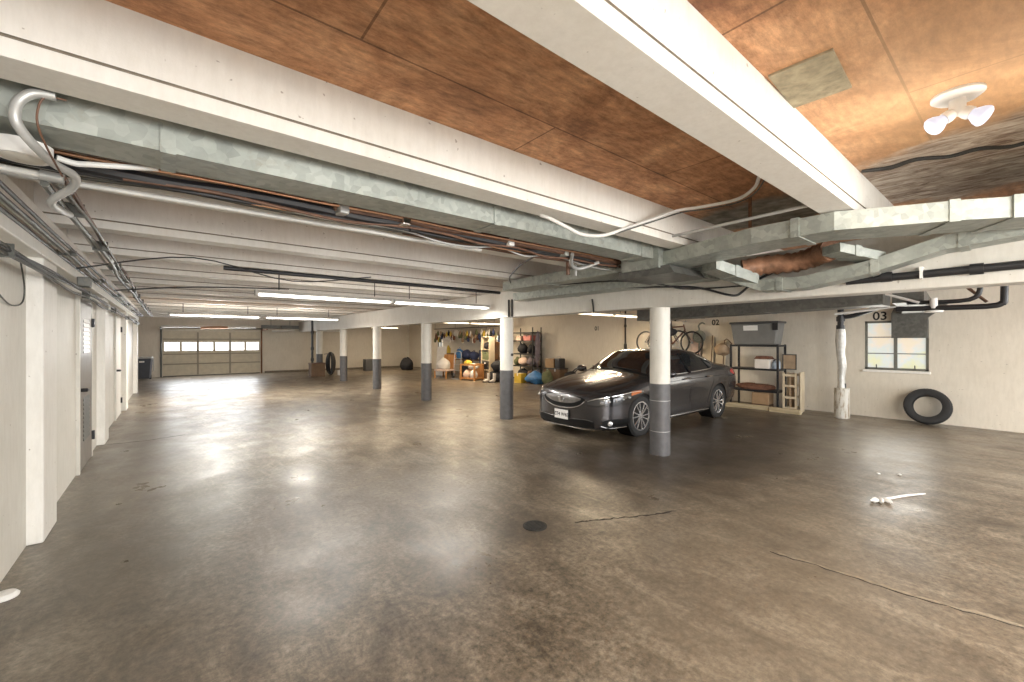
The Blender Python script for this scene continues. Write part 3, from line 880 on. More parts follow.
bundle(-0.70, 2.0, 17.4, 2.36, [(-0.055, 0, 0.013), (-0.02, 0.015, 0.013), (0.015, 0.0, 0.014), (0.05, 0.02, 0.012)], 'straight rack of dark pipes hung along the left wall, nearest the wall', 7, 0.004)
bundle(-0.46, 3.05, 17.0, 2.40, [(-0.03, 0, 0.013), (0.0, -0.02, 0.017), (0.03, 0.01, 0.012), (0.0, 0.03, 0.01), (0.04, -0.025, 0.009)], 'tangled grey cable bundle strapped together under the joists beside the pipe rack', 11, 0.022, ('conduit', 'conduit_dark', 'brown_pipe', 'conduit', 'conduit_dark'))
bundle(-0.735, 2.2, 17.0, 2.10, [(-0.01, 0, 0.011), (0.015, 0.02, 0.010), (0.0, 0.045, 0.012), (0.03, 0.03, 0.008), (0.02, -0.01, 0.007)], 'sagging dark cable bundle along the pilaster tops of the left wall', 5, 0.02, ('black', 'conduit_dark', 'conduit_dark'))
cable([(-0.84, 4.6, 2.2), (-0.845, 4.75, 2.0), (-0.85, 4.7, 1.88), (-0.85, 4.4, 1.85), (-0.85, 4.1, 1.92)], 0.005, 'conduit_dark', 'thin loop of wire on the left wall before the first pilaster', 'wire', 'wire')
cable([(-0.7, 5.8, 2.3), (0.2, 5.82, 2.52), (1.2, 5.9, 2.36), (2.2, 5.85, 2.5)], 0.007, 'black', 'thin black wire sagging across the joists toward the strip lamps', 'wire', 'wire')
cable([(-0.6, 8.0, 2.3), (0.3, 8.0, 2.42), (1.6, 8.1, 2.5)], 0.010, 'black', 'dark wire crossing the joists behind the first strip lamps', 'wire', 'wire')
one(MB().cyl((0, 0, 0), (4.6, 0, 0.0), 0.028, 10), 'black_pipe', M['black'], 'black pipe running just above the nearer row of strip lamps', 'pipe', (0.55, 6.725, 2.567))
one(MB().box(-0.05, 0.05, -0.07, 0.07, -0.05, 0.05), 'junction_box', M['galv_dark'], 'grey junction box on the left wall above the louvered door', 'box', (-0.70, 6.3, 2.22), bevel=0.01)
# cable along the girder side, slack black hose by the first column
cable([(4.9, 3.6, 2.35), (5.15, 2.9, 2.31), (5.2, 2.6, 2.26), (5.18, 2.3, 2.16), (5.1, 2.15, 2.13), (5.05, 2.05, 2.17), (5.05, 1.9, 2.28), (5.0, 1.6, 2.38)], 0.014, 'black', 'slack black hose drooping over the girder near the first column', 'hose', 'hose')
cable([(4.3, 5.2, 2.43), (4.45, 4.2, 2.42), (4.6, 3.4, 2.39), (4.9, 3.0, 2.33), (5.22, 2.75, 2.27), (5.23, 1.6, 2.24)], 0.009, 'black', 'thin black cable following the lower duct along the girder', 'cable')
one(MB().tube([(0, 0, 0.22), (0.0, -0.02, 0.12), (0, -0.03, 0.0)], 0.013, 8), 'bracket_rod', M['iron'], 'short dark rod on the girder left of the thick column', 'rod', (5.245, 4.42, 2.05))
for k, y in enumerate((6.55, 6.45)):
    one(MB().cyl((0, 0, 0), (0, 0, 0.34), 0.018, 8), 'girder_conduit', M['iron'], ('dark vertical conduit on the girder beside the black-knobbed column, left one', 'dark vertical conduit on the girder beside the black-knobbed column, right one')[k], 'conduit', (5.24, y, 2.08))

# ------------------------------------------------------------------ ducts and drain pipes of the car bay
duct([(8.0, 5.3, 2.16), (8.0, 1.3, 2.24)], 0.5, 0.26, [(0, 0.3), (0, 0.62)], 'dull dark duct crossing the car bay under the joists, before the steel window', 'galv_dark', 'duct', ((0, 0.15), (0, 0.45), (0, 0.75)))
duct([(10.2, 6.6, 2.33), (10.2, 3.6, 2.33)], 0.35, 0.2, [(0, 0.5)], 'dull dark duct under the joists above the black shelf', 'galv_dark', 'duct', ((0, 0.2), (0, 0.8)))
one(MB().tube([(0, 0, 0), (0.05, -0.45, 0.05), (0.1, -1.05, 0.12)], 0.022, 10), 'white_pipe', M['conduit_white'], 'white plastic pipe slanting under the dark duct, left of the steel window', 'pipe', (9.0, 2.15, 2.07))
t = thing('exhaust_chute', 'dark sheet metal chute covering the upper part of the steel window', 'duct', (XR - 0.02, 1.47, 1.66))
MB().prism([(-0.22, 0.0), (0.31, 0.0), (0.31, 0.5), (0.25, 0.66), (-0.50, 0.66), (-0.22, 0.40)], 'x', -0.12, -0.005).build('chute_panel', M['galv_dark'], t)
MB().rect_duct([(-0.06, 0.0, 0.58), (-1.2, -0.2, 0.60), (-3.2, -0.35, 0.60)], 0.34, 0.2).build('chute_duct', M['galv_dark'], t)
t = thing('drain_trap', 'black plastic drain pipes with a curved trap under the ceiling at right', 'pipe', (8.0, 0.2, 2.02))
MB().tube([(0.0, 1.0, 0.03), (0, 0.4, 0.02), (0, 0.12, 0.02), (0.0, 0.02, 0.05), (0, 0.0, 0.15), (0, 0.0, 0.9)], 0.035, 12).build('trap_pipe', M['black'], t)
MB().tube([(0.1, 0.9, 0.12), (0.1, 0.3, 0.12), (0.1, 0.2, 0.3)], 0.028, 10).build('branch_pipe', M['black'], t)
MB().cyl((0.0, 0.62, 0.02), (0.0, 0.62, 0.16), 0.04, 12).build('white_collar', M['white'], t)
MB().lathe([(0.0, -0.09), (0.09, -0.085), (0.10, -0.06), (0.0, -0.05)], 18, 0, Matrix.Translation((0, 0.62, 0.05))).build('white_cup', M['white'], t)
one(MB().cyl((0, 0, 0), (0.0, 0.42, 0.18), 0.018, 10), 'white_pipe', M['conduit_white'], 'thin white pipe slanting up beside the black drain trap', 'pipe', (7.9, 0.95, 2.12))
one(MB().cyl((0, 0, 0), (0.0, 0.25, 0.3), 0.018, 10), 'brown_pipe', M['brown_pipe'], 'short brown pipe behind the black drain trap', 'pipe', (8.15, 0.35, 2.1))
# vertical stack pipe on the right wall
t = thing('stack_pipe', 'vertical drain stack wrapped in foil rising from a chipped white base', 'pipe', (10.85, 2.47, 0))
M['chipped'] = mat('chipped_white_enamel', (0.70, 0.68, 0.62), 0.6, color2=(0.30, 0.24, 0.16), scale=9, bump=0.3)
g = G(M['chipped'])
g.link(g.ramp(g.noise(4, 7, 0.75, g.mapping((4, 4, 0.7))), [(0.42, (0.28, 0.21, 0.13)), (0.5, (0.62, 0.6, 0.53)), (0.7, (0.72, 0.71, 0.67))]), g.b.inputs['Base Color'])
MB().lathe([(0.125, 0), (0.135, 0.02), (0.13, 0.60), (0.138, 0.62), (0.0, 0.63)], 24).build('base_drum', M['chipped'], t)
for s in (-1, 1): MB().cyl((0.0, 0.05 * s, 0.62), (0.0, 0.05 * s, 0.72), 0.022, 10).build('base_clip', M['black'], t)
fo = MB().tube([(0.0, 0.0, 0.62), (0.0, 0.01, 0.85), (0.0, -0.005, 1.1), (0.0, 0.02, 1.35), (0.0, 0.02, 1.6), (0, 0.02, 1.85)], [0.062, 0.066, 0.075, 0.07, 0.09, 0.075], 18, 0, True, True, 8)
M['wrap'] = mat('grey_white_foil_wrap', (0.60, 0.60, 0.57), 0.4, 0.3, color2=(0.40, 0.39, 0.36), scale=9, bump=0.8, bscale=16)
fo.build('foil_wrap', M['wrap'], t)
MB().cyl((0, 0.02, 1.82), (0, 0.02, 2.35), 0.055, 16).build('black_pipe', M['black'], t)
for z in (1.88, 2.06): MB().cyl((0, 0.02, z - 0.05), (0, 0.02, z + 0.05), 0.075, 16).build('coupling', M['black'], t)
MB().tube([(0, 0.02, 2.1), (0.0, -0.2, 2.12), (0.0, -0.6, 2.27)], 0.045, 12).build('side_branch', M['black'], t)
one(MB().cyl((0, 0, 0), (0, 0, 1.4), 0.028, 10).cyl((0, 0, 0.1), (0, 0, 0.3), 0.05, 10).cyl((0, 0, 0.85), (0, 0, 0.93), 0.045, 10), 'wall_pipe', M['iron'], 'dark vertical pipe with couplings on the right wall behind the car', 'pipe', (XR - 0.09, 8.26, 1.2))

# ------------------------------------------------------------------ the car (front toward +x in its own frame)
M['paint'] = mat('dark_grey_metallic_paint', (0.072, 0.068, 0.070), 0.27, 0.7, coat=0.4)
M['glass_dark'] = mat('dark_tinted_glass', (0.012, 0.014, 0.016), 0.04, 0.0, spec=0.9)
M['trim_black'] = mat('satin_black_trim', (0.006, 0.006, 0.006), 0.55, spec=0.25)
M['lens'] = mat('dark_headlamp_lens', (0.02, 0.02, 0.022), 0.06, spec=0.9)
M['lens_led'] = mat('bright_lamp_jewel', (0.85, 0.87, 0.9), 0.12, 0.6)
M['amber'] = mat('amber_marker_lens', (0.50, 0.13, 0.03), 0.2)
M['red_lens'] = mat('red_tail_lens', (0.35, 0.02, 0.015), 0.15)
M['grille'] = mat('silver_grille', (0.32, 0.32, 0.33), 0.25, 0.9)
M['rim'] = mat('machined_alloy', (0.62, 0.62, 0.63), 0.25, 0.9)
M['plate'] = mat('white_number_plate', (0.85, 0.85, 0.84), 0.5)


def pchip(xs, ys):
    n = len(xs)
    h = [xs[i + 1] - xs[i] for i in range(n - 1)]
    d = [(ys[i + 1] - ys[i]) / h[i] for i in range(n - 1)]
    m = [0.0] * n
    for i in range(1, n - 1):
        if d[i - 1] * d[i] > 0:
            w1, w2 = 2 * h[i] + h[i - 1], h[i] + 2 * h[i - 1]
            m[i] = (w1 + w2) / (w1 / d[i - 1] + w2 / d[i])
    m[0], m[-1] = d[0], d[-1]

    def f(x):
        x = min(max(x, xs[0]), xs[-1])
        i = 0
        while i < n - 2 and x > xs[i + 1]: i += 1
        t = (x - xs[i]) / h[i]
        return ((1 + 2 * t) * (1 - t) ** 2 * ys[i] + t * (1 - t) ** 2 * h[i] * m[i] + t * t * (3 - 2 * t) * ys[i + 1] + t * t * (t - 1) * h[i] * m[i + 1])
    return f


#        x     wb    zb    w1    z1    w2    z2    w3    z3    w4    z4    w5    z5     w6    z6     z7
CARS = [(-2.47, .50, .34, .55, .42, .62, .58, .63, .78, .58, .88, .44, .915, .22, .93, .935),
        (-2.43, .60, .30, .70, .40, .76, .57, .77, .79, .70, .95, .54, 1.00, .28, 1.02, 1.03),
        (-2.33, .66, .26, .80, .38, .84, .57, .85, .81, .77, 1.0, .58, 1.06, .32, 1.085, 1.09),
        (-2.10, .74, .22, .86, .34, .885, .57, .895, .83, .82, 1.02, .60, 1.085, .36, 1.11, 1.118),
        (-1.80, .80, .20, .885, .31, .905, .56, .918, .83, .86, 1.02, .615, 1.12, .38, 1.155, 1.165),
        (-1.45, .82, .18, .895, .29, .912, .56, .926, .82, .88, 1.005, .58, 1.225, .37, 1.272, 1.284),
        (-0.95, .82, .17, .895, .28, .908, .55, .924, .80, .882, .985, .57, 1.345, .36, 1.396, 1.410),
        (-0.40, .82, .17, .893, .28, .903, .55, .922, .79, .882, .968, .58, 1.385, .37, 1.434, 1.447),
        (0.10, .82, .17, .893, .28, .903, .55, .920, .785, .882, .957, .59, 1.360, .38, 1.408, 1.420),
        (0.50, .82, .17, .893, .28, .903, .55, .918, .775, .882, .945, .645, 1.205, .42, 1.262, 1.278),
        (0.95, .82, .17, .894, .28, .905, .55, .918, .765, .880, .915, .715, 0.99, .46, 1.035, 1.05),
        (1.10, .82, .17, .894, .28, .906, .55, .918, .76, .880, .90, .71, 0.965, .45, 1.005, 1.018),
        (1.40, .82, .17, .895, .28, .908, .54, .918, .745, .875, .870, .69, 0.935, .41, 0.972, .984),
        (1.75, .80, .17, .885, .27, .897, .53, .900, .72, .850, .825, .66, 0.885, .37, 0.925, .936),
        (2.00, .76, .16, .845, .26, .855, .51, .852, .69, .800, .785, .61, 0.840, .34, 0.877, .887),
        (2.18, .67, .155, .755, .24, .765, .48, .755, .665, .705, .750, .54, 0.793, .29, 0.820, .828),
        (2.28, .55, .155, .625, .23, .635, .46, .620, .645, .575, .715, .45, 0.748, .24, 0.766, .772),
        (2.345, .36, .16, .42, .23, .43, .45, .415, .625, .375, .680, .29, 0.700, .15, 0.710, .714),
        (2.37, .16, .17, .19, .24, .20, .44, .19, .60, .17, .650, .13, 0.662, .07, 0.667, .669)]
CX = [r[0] for r in CARS]
CF = [pchip(CX, [r[k] for r in CARS]) for k in range(1, 16)]


def car_profile(x):
    v = [f(x) for f in CF]
    wb, zb, w1, z1, w2, z2, w3, z3, w4, z4, w5, z5, w6, z6, z7 = v
    return [(0, zb), (wb, zb), (w1, z1), (w2, z2), (w3, z3), (w4, z4), (w5, z5), (w6, z6), (0, z7)]


SHARP = {1, 5}


def car_pt(x, v):
    """point on the left (y>0) side; v in 0..8 along the section"""
    P = car_profile(x)
    i = min(int(v), 7)
    t = v - i

    def g_(k):
        if k < 0: return (-P[1][0], P[1][1])
        if k > 8: return (-P[7][0], P[7][1])
        return P[k]
    b, c = g_(i), g_(i + 1)
    a = b if i in SHARP else g_(i - 1)
    d = c if (i + 1) in SHARP else g_(i + 2)
    if i == 5:  # greenhouse side, gently convex
        a = (2 * b[0] - c[0] + 0.10 * 0, 2 * b[1] - c[1])
    q = []
    for k in (0, 1):
        q.append(0.5 * (2 * b[k] + (c[k] - a[k]) * t + (2 * a[k] - 5 * b[k] + 4 * c[k] - d[k]) * t * t + (3 * b[k] - a[k] - 3 * c[k] + d[k]) * t ** 3))
    return Vector((x, q[0], q[1]))


def lin(a, b, n): return [a + (b - a) * k / (n - 1) for k in range(n)]


xs = []
for i in range(len(CX) - 1):
    n = max(2, int(round((CX[i + 1] - CX[i]) / 0.06)))
    xs += [CX[i] + (CX[i + 1] - CX[i]) * k / n for k in range(n)]
xs.append(CX[-1])
vsamp = [k / 4 for k in range(0, 33)]
body = MB()
ring_n = 2 * len(vsamp) - 2
verts, faces = [], []
for x in xs:
    L = [car_pt(x, v) for v in vsamp]
    ring = L + [Vector((p.x, -p.y, p.z)) for p in reversed(L[1:-1])]
    verts += ring
for i in range(len(xs) - 1):
    for k in range(ring_n):
        k2 = (k + 1) % ring_n
        faces.append((i * ring_n + k, i * ring_n + k2, (i + 1) * ring_n + k2, (i + 1) * ring_n + k))
faces += [tuple(range(ring_n)), tuple((len(xs) - 1) * ring_n + k for k in range(ring_n))]
body.add(verts, faces, 0, True)
bvh = BVHTree.FromPolygons([tuple(v) for v in verts], faces)

car = thing('car', 'dark grey four-door sedan parked nose toward the columns', 'car', (7.56, 5.03, 0), PI)
bo = body.build('body', M['paint'], car)
AX, TR = 1.39, 0.335
cut = MB()
for ax in (AX, -AX):
    for s in (1, -1): cut.cyl((ax, s * 0.60, TR + 0.012), (ax, s * 1.2, TR + 0.012), 0.375, 40)
co = cut.build('arch_cut', M['trim_black'], car)
md = bo.modifiers.new('arches', 'BOOLEAN')
md.object = co
md.operation = 'DIFFERENCE'
md.solver = 'EXACT'
dg = bpy.context.evaluated_depsgraph_get()
nm = bpy.data.meshes.new_from_object(bo.evaluated_get(dg))
bo.modifiers.clear()
bo.data = nm
nm.name = 'body'
bpy.data.objects.remove(co)
nm.set_sharp_from_angle(angle=math.radians(42))


def patch(rows, off, thick=0.0, mirror=True):
    """rows: grid of points on the body; pushed outward by off"""
    mbs = []
    for s in ((1, -1) if mirror else (1,)):
        P = [[Vector((p.x, p.y * s, p.z)) for p in r] for r in rows]
        nu, nv = len(P), len(P[0])
        Q = []
        for i in range(nu):
            row = []
            for j in range(nv):
                a = P[min(i + 1, nu - 1)][j] - P[max(i - 1, 0)][j]
                b = P[i][min(j + 1, nv - 1)] - P[i][max(j - 1, 0)]
                n = a.cross(b)
                if n.length < 1e-9: n = Vector((0, s, 0))
                n.normalize()
                c = P[i][j] - Vector((0, 0, 0.6))
                if n.dot(Vector((c.x * 0.25, c.y, c.z))) < 0: n = -n
                row.append(P[i][j] + n * off)
            Q.append(row)
        mbs.append(Q)
    return mbs


def add_patch(name, rows, m, off=0.004, mirror=True, parent=None, label=None):
    out = []
    for Q in patch(rows, off, 0, mirror):
        out.append(MB().grid(Q).build(name, m, parent or car, label=label))
    return out


def surf(xa, xb, v0, v1, nx, nv):
    """patch in (x, v); v0, v1 are functions of x"""
    return [[car_pt(x, v0(x) + (v1(x) - v0(x)) * k / (nv - 1)) for k in range(nv)] for x in lin(xa, xb, nx)]


def side_patch(fxs, zlo, zhi, nx=24, nz=8):
    """patch traced in the side view (x against z) and dropped on the left flank"""
    lo, hi = pchip(fxs, zlo), pchip(fxs, zhi)
    rows = []
    for x in lin(fxs[0], fxs[-1], nx):
        r = []
        for z in lin(lo(x), hi(x), nz):
            h = bvh.ray_cast(Vector((x, 2.0, z)), Vector((0, -1, 0)))[0]
            r.append(h if h else Vector((x, 0.6, z)))
        rows.append(r)
    return rows


def front_patch(fys, zlo, zhi, ny=24, nz=8, d=(-1, 0, 0)):
    """patch traced in a view along d (sideways distance against z) and dropped on the nose"""
    lo, hi = pchip(fys, zlo), pchip(fys, zhi)
    d = Vector(d).normalized()
    sd = Vector((0, 0, 1)).cross(-d).normalized()
    rows = []
    for h_ in lin(fys[0], fys[-1], ny):
        r = []
        for z in lin(lo(h_), hi(h_), nz):
            o = sd * h_ + Vector((0, 0, z)) - d * 4.0
            h = bvh.ray_cast(o, d)[0]
            r.append(h if h else o + d * 2.2)
        rows.append(r)
    return rows


# glass
dx_ = [-1.38, -1.30, -1.10, -0.8, -0.4, 0.0, 0.35, 0.62, 0.80]
dlo = [1.130, 1.075, 1.035, 1.018, 1.002, .992, .985, .980, .978]
dhi = [1.150, 1.195, 1.262, 1.315, 1.348, 1.322, 1.222, 1.095, 0.995]
sw = side_patch(dx_, dlo, dhi, 40, 8)
add_patch('side_window', sw, M['glass_dark'], 0.004)
for s in (1, -1):
    edge = [r[0] for r in sw]
    pts = [Vector((p.x, (p.y + 0.008) * s, p.z)) for p in edge[::3]] + [Vector((edge[-1].x, (edge[-1].y + 0.008) * s, edge[-1].z))]
    rear = [Vector((r[-1].x, (r[-1].y + 0.008) * s, r[-1].z)) for r in sw[0:10:2]]
    MB().tube(list(reversed(pts)) + rear, 0.010, 6).build('chrome_window_trim', M['chrome'], car)
    b = MB()
    for xx in (-0.24,):
        b.bar((xx, s * 0.893, 0.985), (xx - 0.02, s * 0.622, 1.35), 0.05, 0.012)
    b.build('door_pillar', M['trim_black'], car)
ws = surf(0.20, 0.93, lambda x: 6.12, lambda x: 8.0, 18, 10)
full = [r + [Vector((p.x, -p.y, p.z)) for p in reversed(r[:-1])] for r in ws]
add_patch('windshield', full, M['glass_dark'], 0.004, False)
rw = surf(-1.72, -1.02, lambda x: 6.15, lambda x: 8.0, 14, 8)
full = [r + [Vector((p.x, -p.y, p.z)) for p in reversed(r[:-1])] for r in rw]
add_patch('rear_window', full, M['glass_dark'], 0.004, False)
cw = surf(0.93, 1.02, lambda x: 6.0, lambda x: 8.0, 4, 8)
add_patch('cowl_panel', [r + [Vector((p.x, -p.y, p.z)) for p in reversed(r[:-1])] for r in cw], M['trim_black'], 0.003, False)
for y0, y1 in ((0.5, -0.1), (-0.05, -0.6)):
    MB().bar((0.93, y0, 1.065), (0.86, y1, 1.098), 0.015, 0.015).build('wiper', M['trim_black'], car)
# seams of doors, hood and fuel side
def seam(pts, name='panel_seam'):
    for s in (1, -1):
        q = []
        for x, z in pts:
            h = bvh.ray_cast(Vector((x, 2.0, z)), Vector((0, -1, 0)))[0]
            q.append(Vector((x, (h.y + 0.0005) * s, z)))
        MB().tube(q, 0.004, 5).build(name, M['trim_black'], car)


seam([(0.86, 0.95), (0.90, 0.7), (0.88, 0.4), (0.82, 0.30)])
seam([(-0.24, 0.98), (-0.23, 0.7), (-0.22, 0.4), (-0.22, 0.30)])
seam([(-1.10, 1.02), (-1.14, 0.82), (-1.02, 0.6), (-0.92, 0.4), (-0.88, 0.30)])
seam([(0.85, 0.845), (0.3, 0.862), (-0.3, 0.872), (-1.0, 0.878), (-1.6, 0.885)], 'flank_crease')
for s in (1, -1):
    q = [car_pt(x, 5.75) for x in lin(1.0, 2.2, 10)]
    MB().tube([Vector((p.x, p.y * s, p.z + 0.0005)) for p in q], 0.0035, 5).build('hood_seam', M['trim_black'], car)
    q = [car_pt(x, 6.55) + Vector((0, 0, -0.004)) for x in lin(1.1, 2.15, 10)]
    MB().tube([Vector((p.x, p.y * s * 0.92, p.z + 0.004)) for p in q], 0.008, 6).build('hood_ridge', M['paint'], car)
    for xh in (0.02, -0.85):
        MB().tube([(xh, s * 0.915, 0.885), (xh - 0.02, s * 0.945, 0.889), (xh - 0.16, s * 0.945, 0.892), (xh - 0.19, s * 0.915, 0.892)], 0.014, 8).build('door_handle', M['chrome'], car)
    mi = MB().blob((0.72, s * 1.02, 1.02), (0.085, 0.12, 0.075), 16, 10)
    mo = mi.build('side_mirror', M['paint'], car)
    MB().bar((0.74, s * 0.86, 0.985), (0.72, s * 0.96, 0.995), 0.05, 0.03).build('mirror_arm', M['trim_black'], mo)
    # sill strip
    MB().tube([(0.98, s * 0.885, 0.225), (0, s * 0.886, 0.225), (-0.98, s * 0.887, 0.225)], 0.012, 6).build('sill_strip', M['chrome'], car)

# nose: grille, badge, lamps, intakes
gy = [0.0, 0.15, 0.30, 0.40, 0.47]
gr = front_patch(gy, [0.475, 0.485, 0.515, 0.555, 0.615], [0.700, 0.698, 0.690, 0.678, 0.650], 16, 6)
gfull = [[Vector((p.x, -p.y, p.z)) for p in r] for r in reversed(gr[1:])] + gr
add_patch('grille_surround', gfull, M['trim_black'], 0.004, False)
g2 = front_patch([0.0, 0.15, 0.28, 0.40], [0.555, 0.562, 0.585, 0.63], [0.690, 0.688, 0.68, 0.664], 14, 6)
add_patch('grille_shield', [[Vector((p.x, -p.y, p.z)) for p in r] for r in reversed(g2[1:])] + g2, M['grille'], 0.012, False)
for s in (1, -1):
    low = [Vector((r[0].x + 0.008, r[0].y * s, r[0].z)) for r in gr]
    MB().tube(low, 0.010, 6).build('grille_trim', M['chrome'], car)
# badge: a ring with two leaning legs
bx = bvh.ray_cast(Vector((4, 0, 0.625)), Vector((-1, 0, 0)))[0].x + 0.022
bd = MB().lathe([(0.052 + 0.007 * math.cos(a), 0.007 * math.sin(a)) for a in [k * PI / 4 for k in range(8)]], 24, 0, Matrix.Translation((bx, 0, 0.625)) @ Matrix.Rotation(PI / 2, 4, 'Y'), True)
bd.bar((bx, 0.030, 0.585), (bx, 0.008, 0.668), 0.012, 0.012).bar((bx, -0.030, 0.585), (bx, -0.008, 0.668), 0.012, 0.012).bar((bx, 0.02, 0.62), (bx, -0.02, 0.62), 0.01, 0.01)
bd.build('badge', M['chrome'], car)
dd = (-0.72, -0.69, 0)
hl = front_patch([-1.24, -1.12, -0.9, -0.7, -0.5, -0.36, -0.28], [0.54, 0.535, 0.545, 0.565, 0.605, 0.665, 0.72], [0.63, 0.675, 0.712, 0.742, 0.768, 0.775, 0.765], 26, 6, dd)
# decide the side from the hit points so that the lamp lies on the left front corner
heads = add_patch('headlamp', hl, M['lens'], 0.004)
for hi_, s in zip(heads, (1, -1)):
    rows = hl
    idx = (6, 9, 12, 15, 18)
    for k, i in enumerate(idx):
        p = rows[i][2].lerp(rows[i][3], 0.5)
        n = Vector((0.75, 0.65 * s, 0.05))
        c = Vector((p.x, p.y * s, p.z)) + n * 0.004
        MB().blob(c, (0.030, 0.030, 0.018), 10, 7, 0, 0, 0).build('lamp_jewel', M['lens_led'], hi_)
    top = [Vector((r[-1].x, r[-1].y * s, r[-1].z)) + Vector((0.004, 0.006 * s, -0.012)) for r in rows]
    MB().tube(top[::3] + [top[-1]], 0.007, 6).build('lamp_brow', M['chrome'], hi_)
    am = [[Vector((p.x, p.y * s, p.z)) + Vector((0.004, 0.007 * s, 0)) for p in r[3:6]] for r in rows[19:25]]
    MB().grid(am).build('amber_marker', M['amber'], hi_)
it = front_patch([-0.62, -0.5, 0.0, 0.5, 0.62], [0.20, 0.195, 0.19, 0.195, 0.20], [0.30, 0.325, 0.30, 0.325, 0.30], 40, 5)
add_patch('lower_intake', it, M['trim_black'], 0.010, False)
MB().tube([r[-1] + Vector((0.012, 0, 0)) for r in it], 0.006, 6).build('intake_trim', M['grille'], car)
fl = front_patch([-1.02, -0.92, -0.75, -0.6, -0.5], [0.25, 0.22, 0.215, 0.215, 0.22], [0.30, 0.34, 0.345, 0.34, 0.335], 16, 5, dd)
for o, s in zip(add_patch('fog_pocket', fl, M['trim_black'], 0.005), (1, -1)):
    p = fl[4][2]
    MB().lathe([(0.0, 0.012), (0.03, 0.01), (0.042, 0.0), (0.042, -0.01)], 18, 0, Matrix.Translation((p.x + 0.006, (p.y + 0.006) * s, p.z)) @ Vector((0.72, 0.69 * s, 0)).to_track_quat('Z', 'Y').to_matrix().to_4x4()).build('fog_lamp', M['lens_led'], o)
    MB().tube([Vector((r[0].x + 0.008, (r[0].y + 0.006) * s, r[0].z - 0.012)) for r in fl[::3]], 0.010, 6).build('fog_trim', M['chrome'], o)
lp = front_patch([-0.7, -0.4, 0.0, 0.4, 0.7], [0.165, 0.160, 0.16, 0.160, 0.165], [0.185, 0.182, 0.182, 0.182, 0.185], 30, 3)
add_patch('lip_trim', lp, M['chrome'], 0.008, False)
# number plate
px = bvh.ray_cast(Vector((4, 0, 0.37)), Vector((-1, 0, 0)))[0].x + 0.02
pl = MB().box(px, px + 0.008, -0.155, 0.155, 0.285, 0.44).build('number_plate', M['plate'], car, bevel=0.003)
text_mesh('plate_text', 'ZT4 W6S', 0.085, M['text'], pl, (px + 0.0095, 0, 0.36), (PI / 2, 0, PI / 2), 0.001, 0.001)
MB().box(px - 0.03, px, -0.165, 0.165, 0.275, 0.45).build('plate_holder', M['trim_black'], car, bevel=0.004)
# tail lamps and rear plate recess
tl = side_patch([-2.40, -2.3, -2.15, -1.98], [0.86, 0.855, 0.87, 0.915], [0.955, 0.985, 0.985, 0.955], 12, 5)
add_patch('tail_lamp', tl, M['red_lens'], 0.005)
# wheel arches' inside and wheels
for ax in (AX, -AX):
    for s in (1, -1):
        m4 = Matrix.Translation((ax, 0, TR + 0.012)) @ Matrix.Rotation(-PI / 2 * s, 4, 'X')
        MB().lathe([(0.374, 0.885), (0.372, 0.60), (0.0, 0.60)], 36, 0, m4).build('arch_liner', M['trim_black'], car)
        m4 = Matrix.Translation((ax, s * 0.79, TR)) @ Matrix.Rotation(-PI / 2 * s, 4, 'X')
        w = MB().lathe([(0.235, -0.10), (0.30, -0.112), (0.325, -0.10), (0.335, -0.075), (0.335, 0.075), (0.325, 0.10), (0.30, 0.112), (0.245, 0.108), (0.235, 0.09)], 40, 0, m4, True).build('tyre', M['rubber'], car)
        r = MB()
        r.lathe([(0.238, -0.09), (0.238, 0.09), (0.245, 0.106), (0.232, 0.108), (0.222, 0.09), (0.215, -0.09)], 40, 0, m4, True)
        for k in range(12):
            a = 2 * PI * (k + (0.10 if k % 2 else -0.10)) / 12
            p0 = m4 @ Vector((0.045 * math.cos(a), 0.045 * math.sin(a), 0.088))
            p1 = m4 @ Vector((0.228 * math.cos(a + 0.1), 0.228 * math.sin(a + 0.1), 0.096))
            r.tube([p0, p1], [0.017, 0.012], 6, 0, False)
        r.lathe([(0.0, 0.10), (0.05, 0.097), (0.062, 0.085), (0.062, 0.06)], 20, 0, m4)
        r.build('rim', M['rim'], w)
        MB().lathe([(0.0, 0.03), (0.15, 0.03), (0.15, 0.02), (0.0, 0.02)], 28, 0, m4).build('brake_disc', M['steel'], w)
        MB().lathe([(0.0, 0.0), (0.214, 0.0), (0.214, -0.02), (0.0, -0.02)], 28, 0, m4).build('hub_back', M['trim_black'], w)
# steering wheel and things seen on the dash are behind the dark glass; a small round mirror hangs at the windshield top
MB().tube([Vector((-2.46, 0.5, 0.36)), Vector((-2.485, 0.0, 0.36)), Vector((-2.46, -0.5, 0.36))], 0.03, 8).build('rear_trim', M['trim_black'], car)

# ------------------------------------------------------------------ floor details
t = thing('floor_drain', 'small round black drain grate set in the open floor', 'drain', (2.45, 2.70, 0))
MB().lathe([(0.105, 0.0), (0.105, 0.006), (0.085, 0.009), (0.085, 0.0)], 28, 0, None, True).build('rim_ring', M['iron'], t)
dg_ = MB().lathe([(0.0, 0.001), (0.086, 0.001), (0.086, 0.003), (0.0, 0.003)], 28)
for k in range(-3, 4):
    h = math.sqrt(max(0, 0.083 ** 2 - (k * 0.022) ** 2))
    dg_.box(-h, h, k * 0.022 - 0.006, k * 0.022 + 0.006, 0.002, 0.007)
dg_.build('grate', M['iron'], t)
M['crack'] = mat('dark_floor_crack', (0.05, 0.04, 0.03), 0.8, var=0.5, scale=20)
M['crack_highlight'] = mat('painted_crack_highlight', (0.34, 0.28, 0.20), 0.7, var=0.4, scale=20)  # pale tone painted in for the highlight along the crack


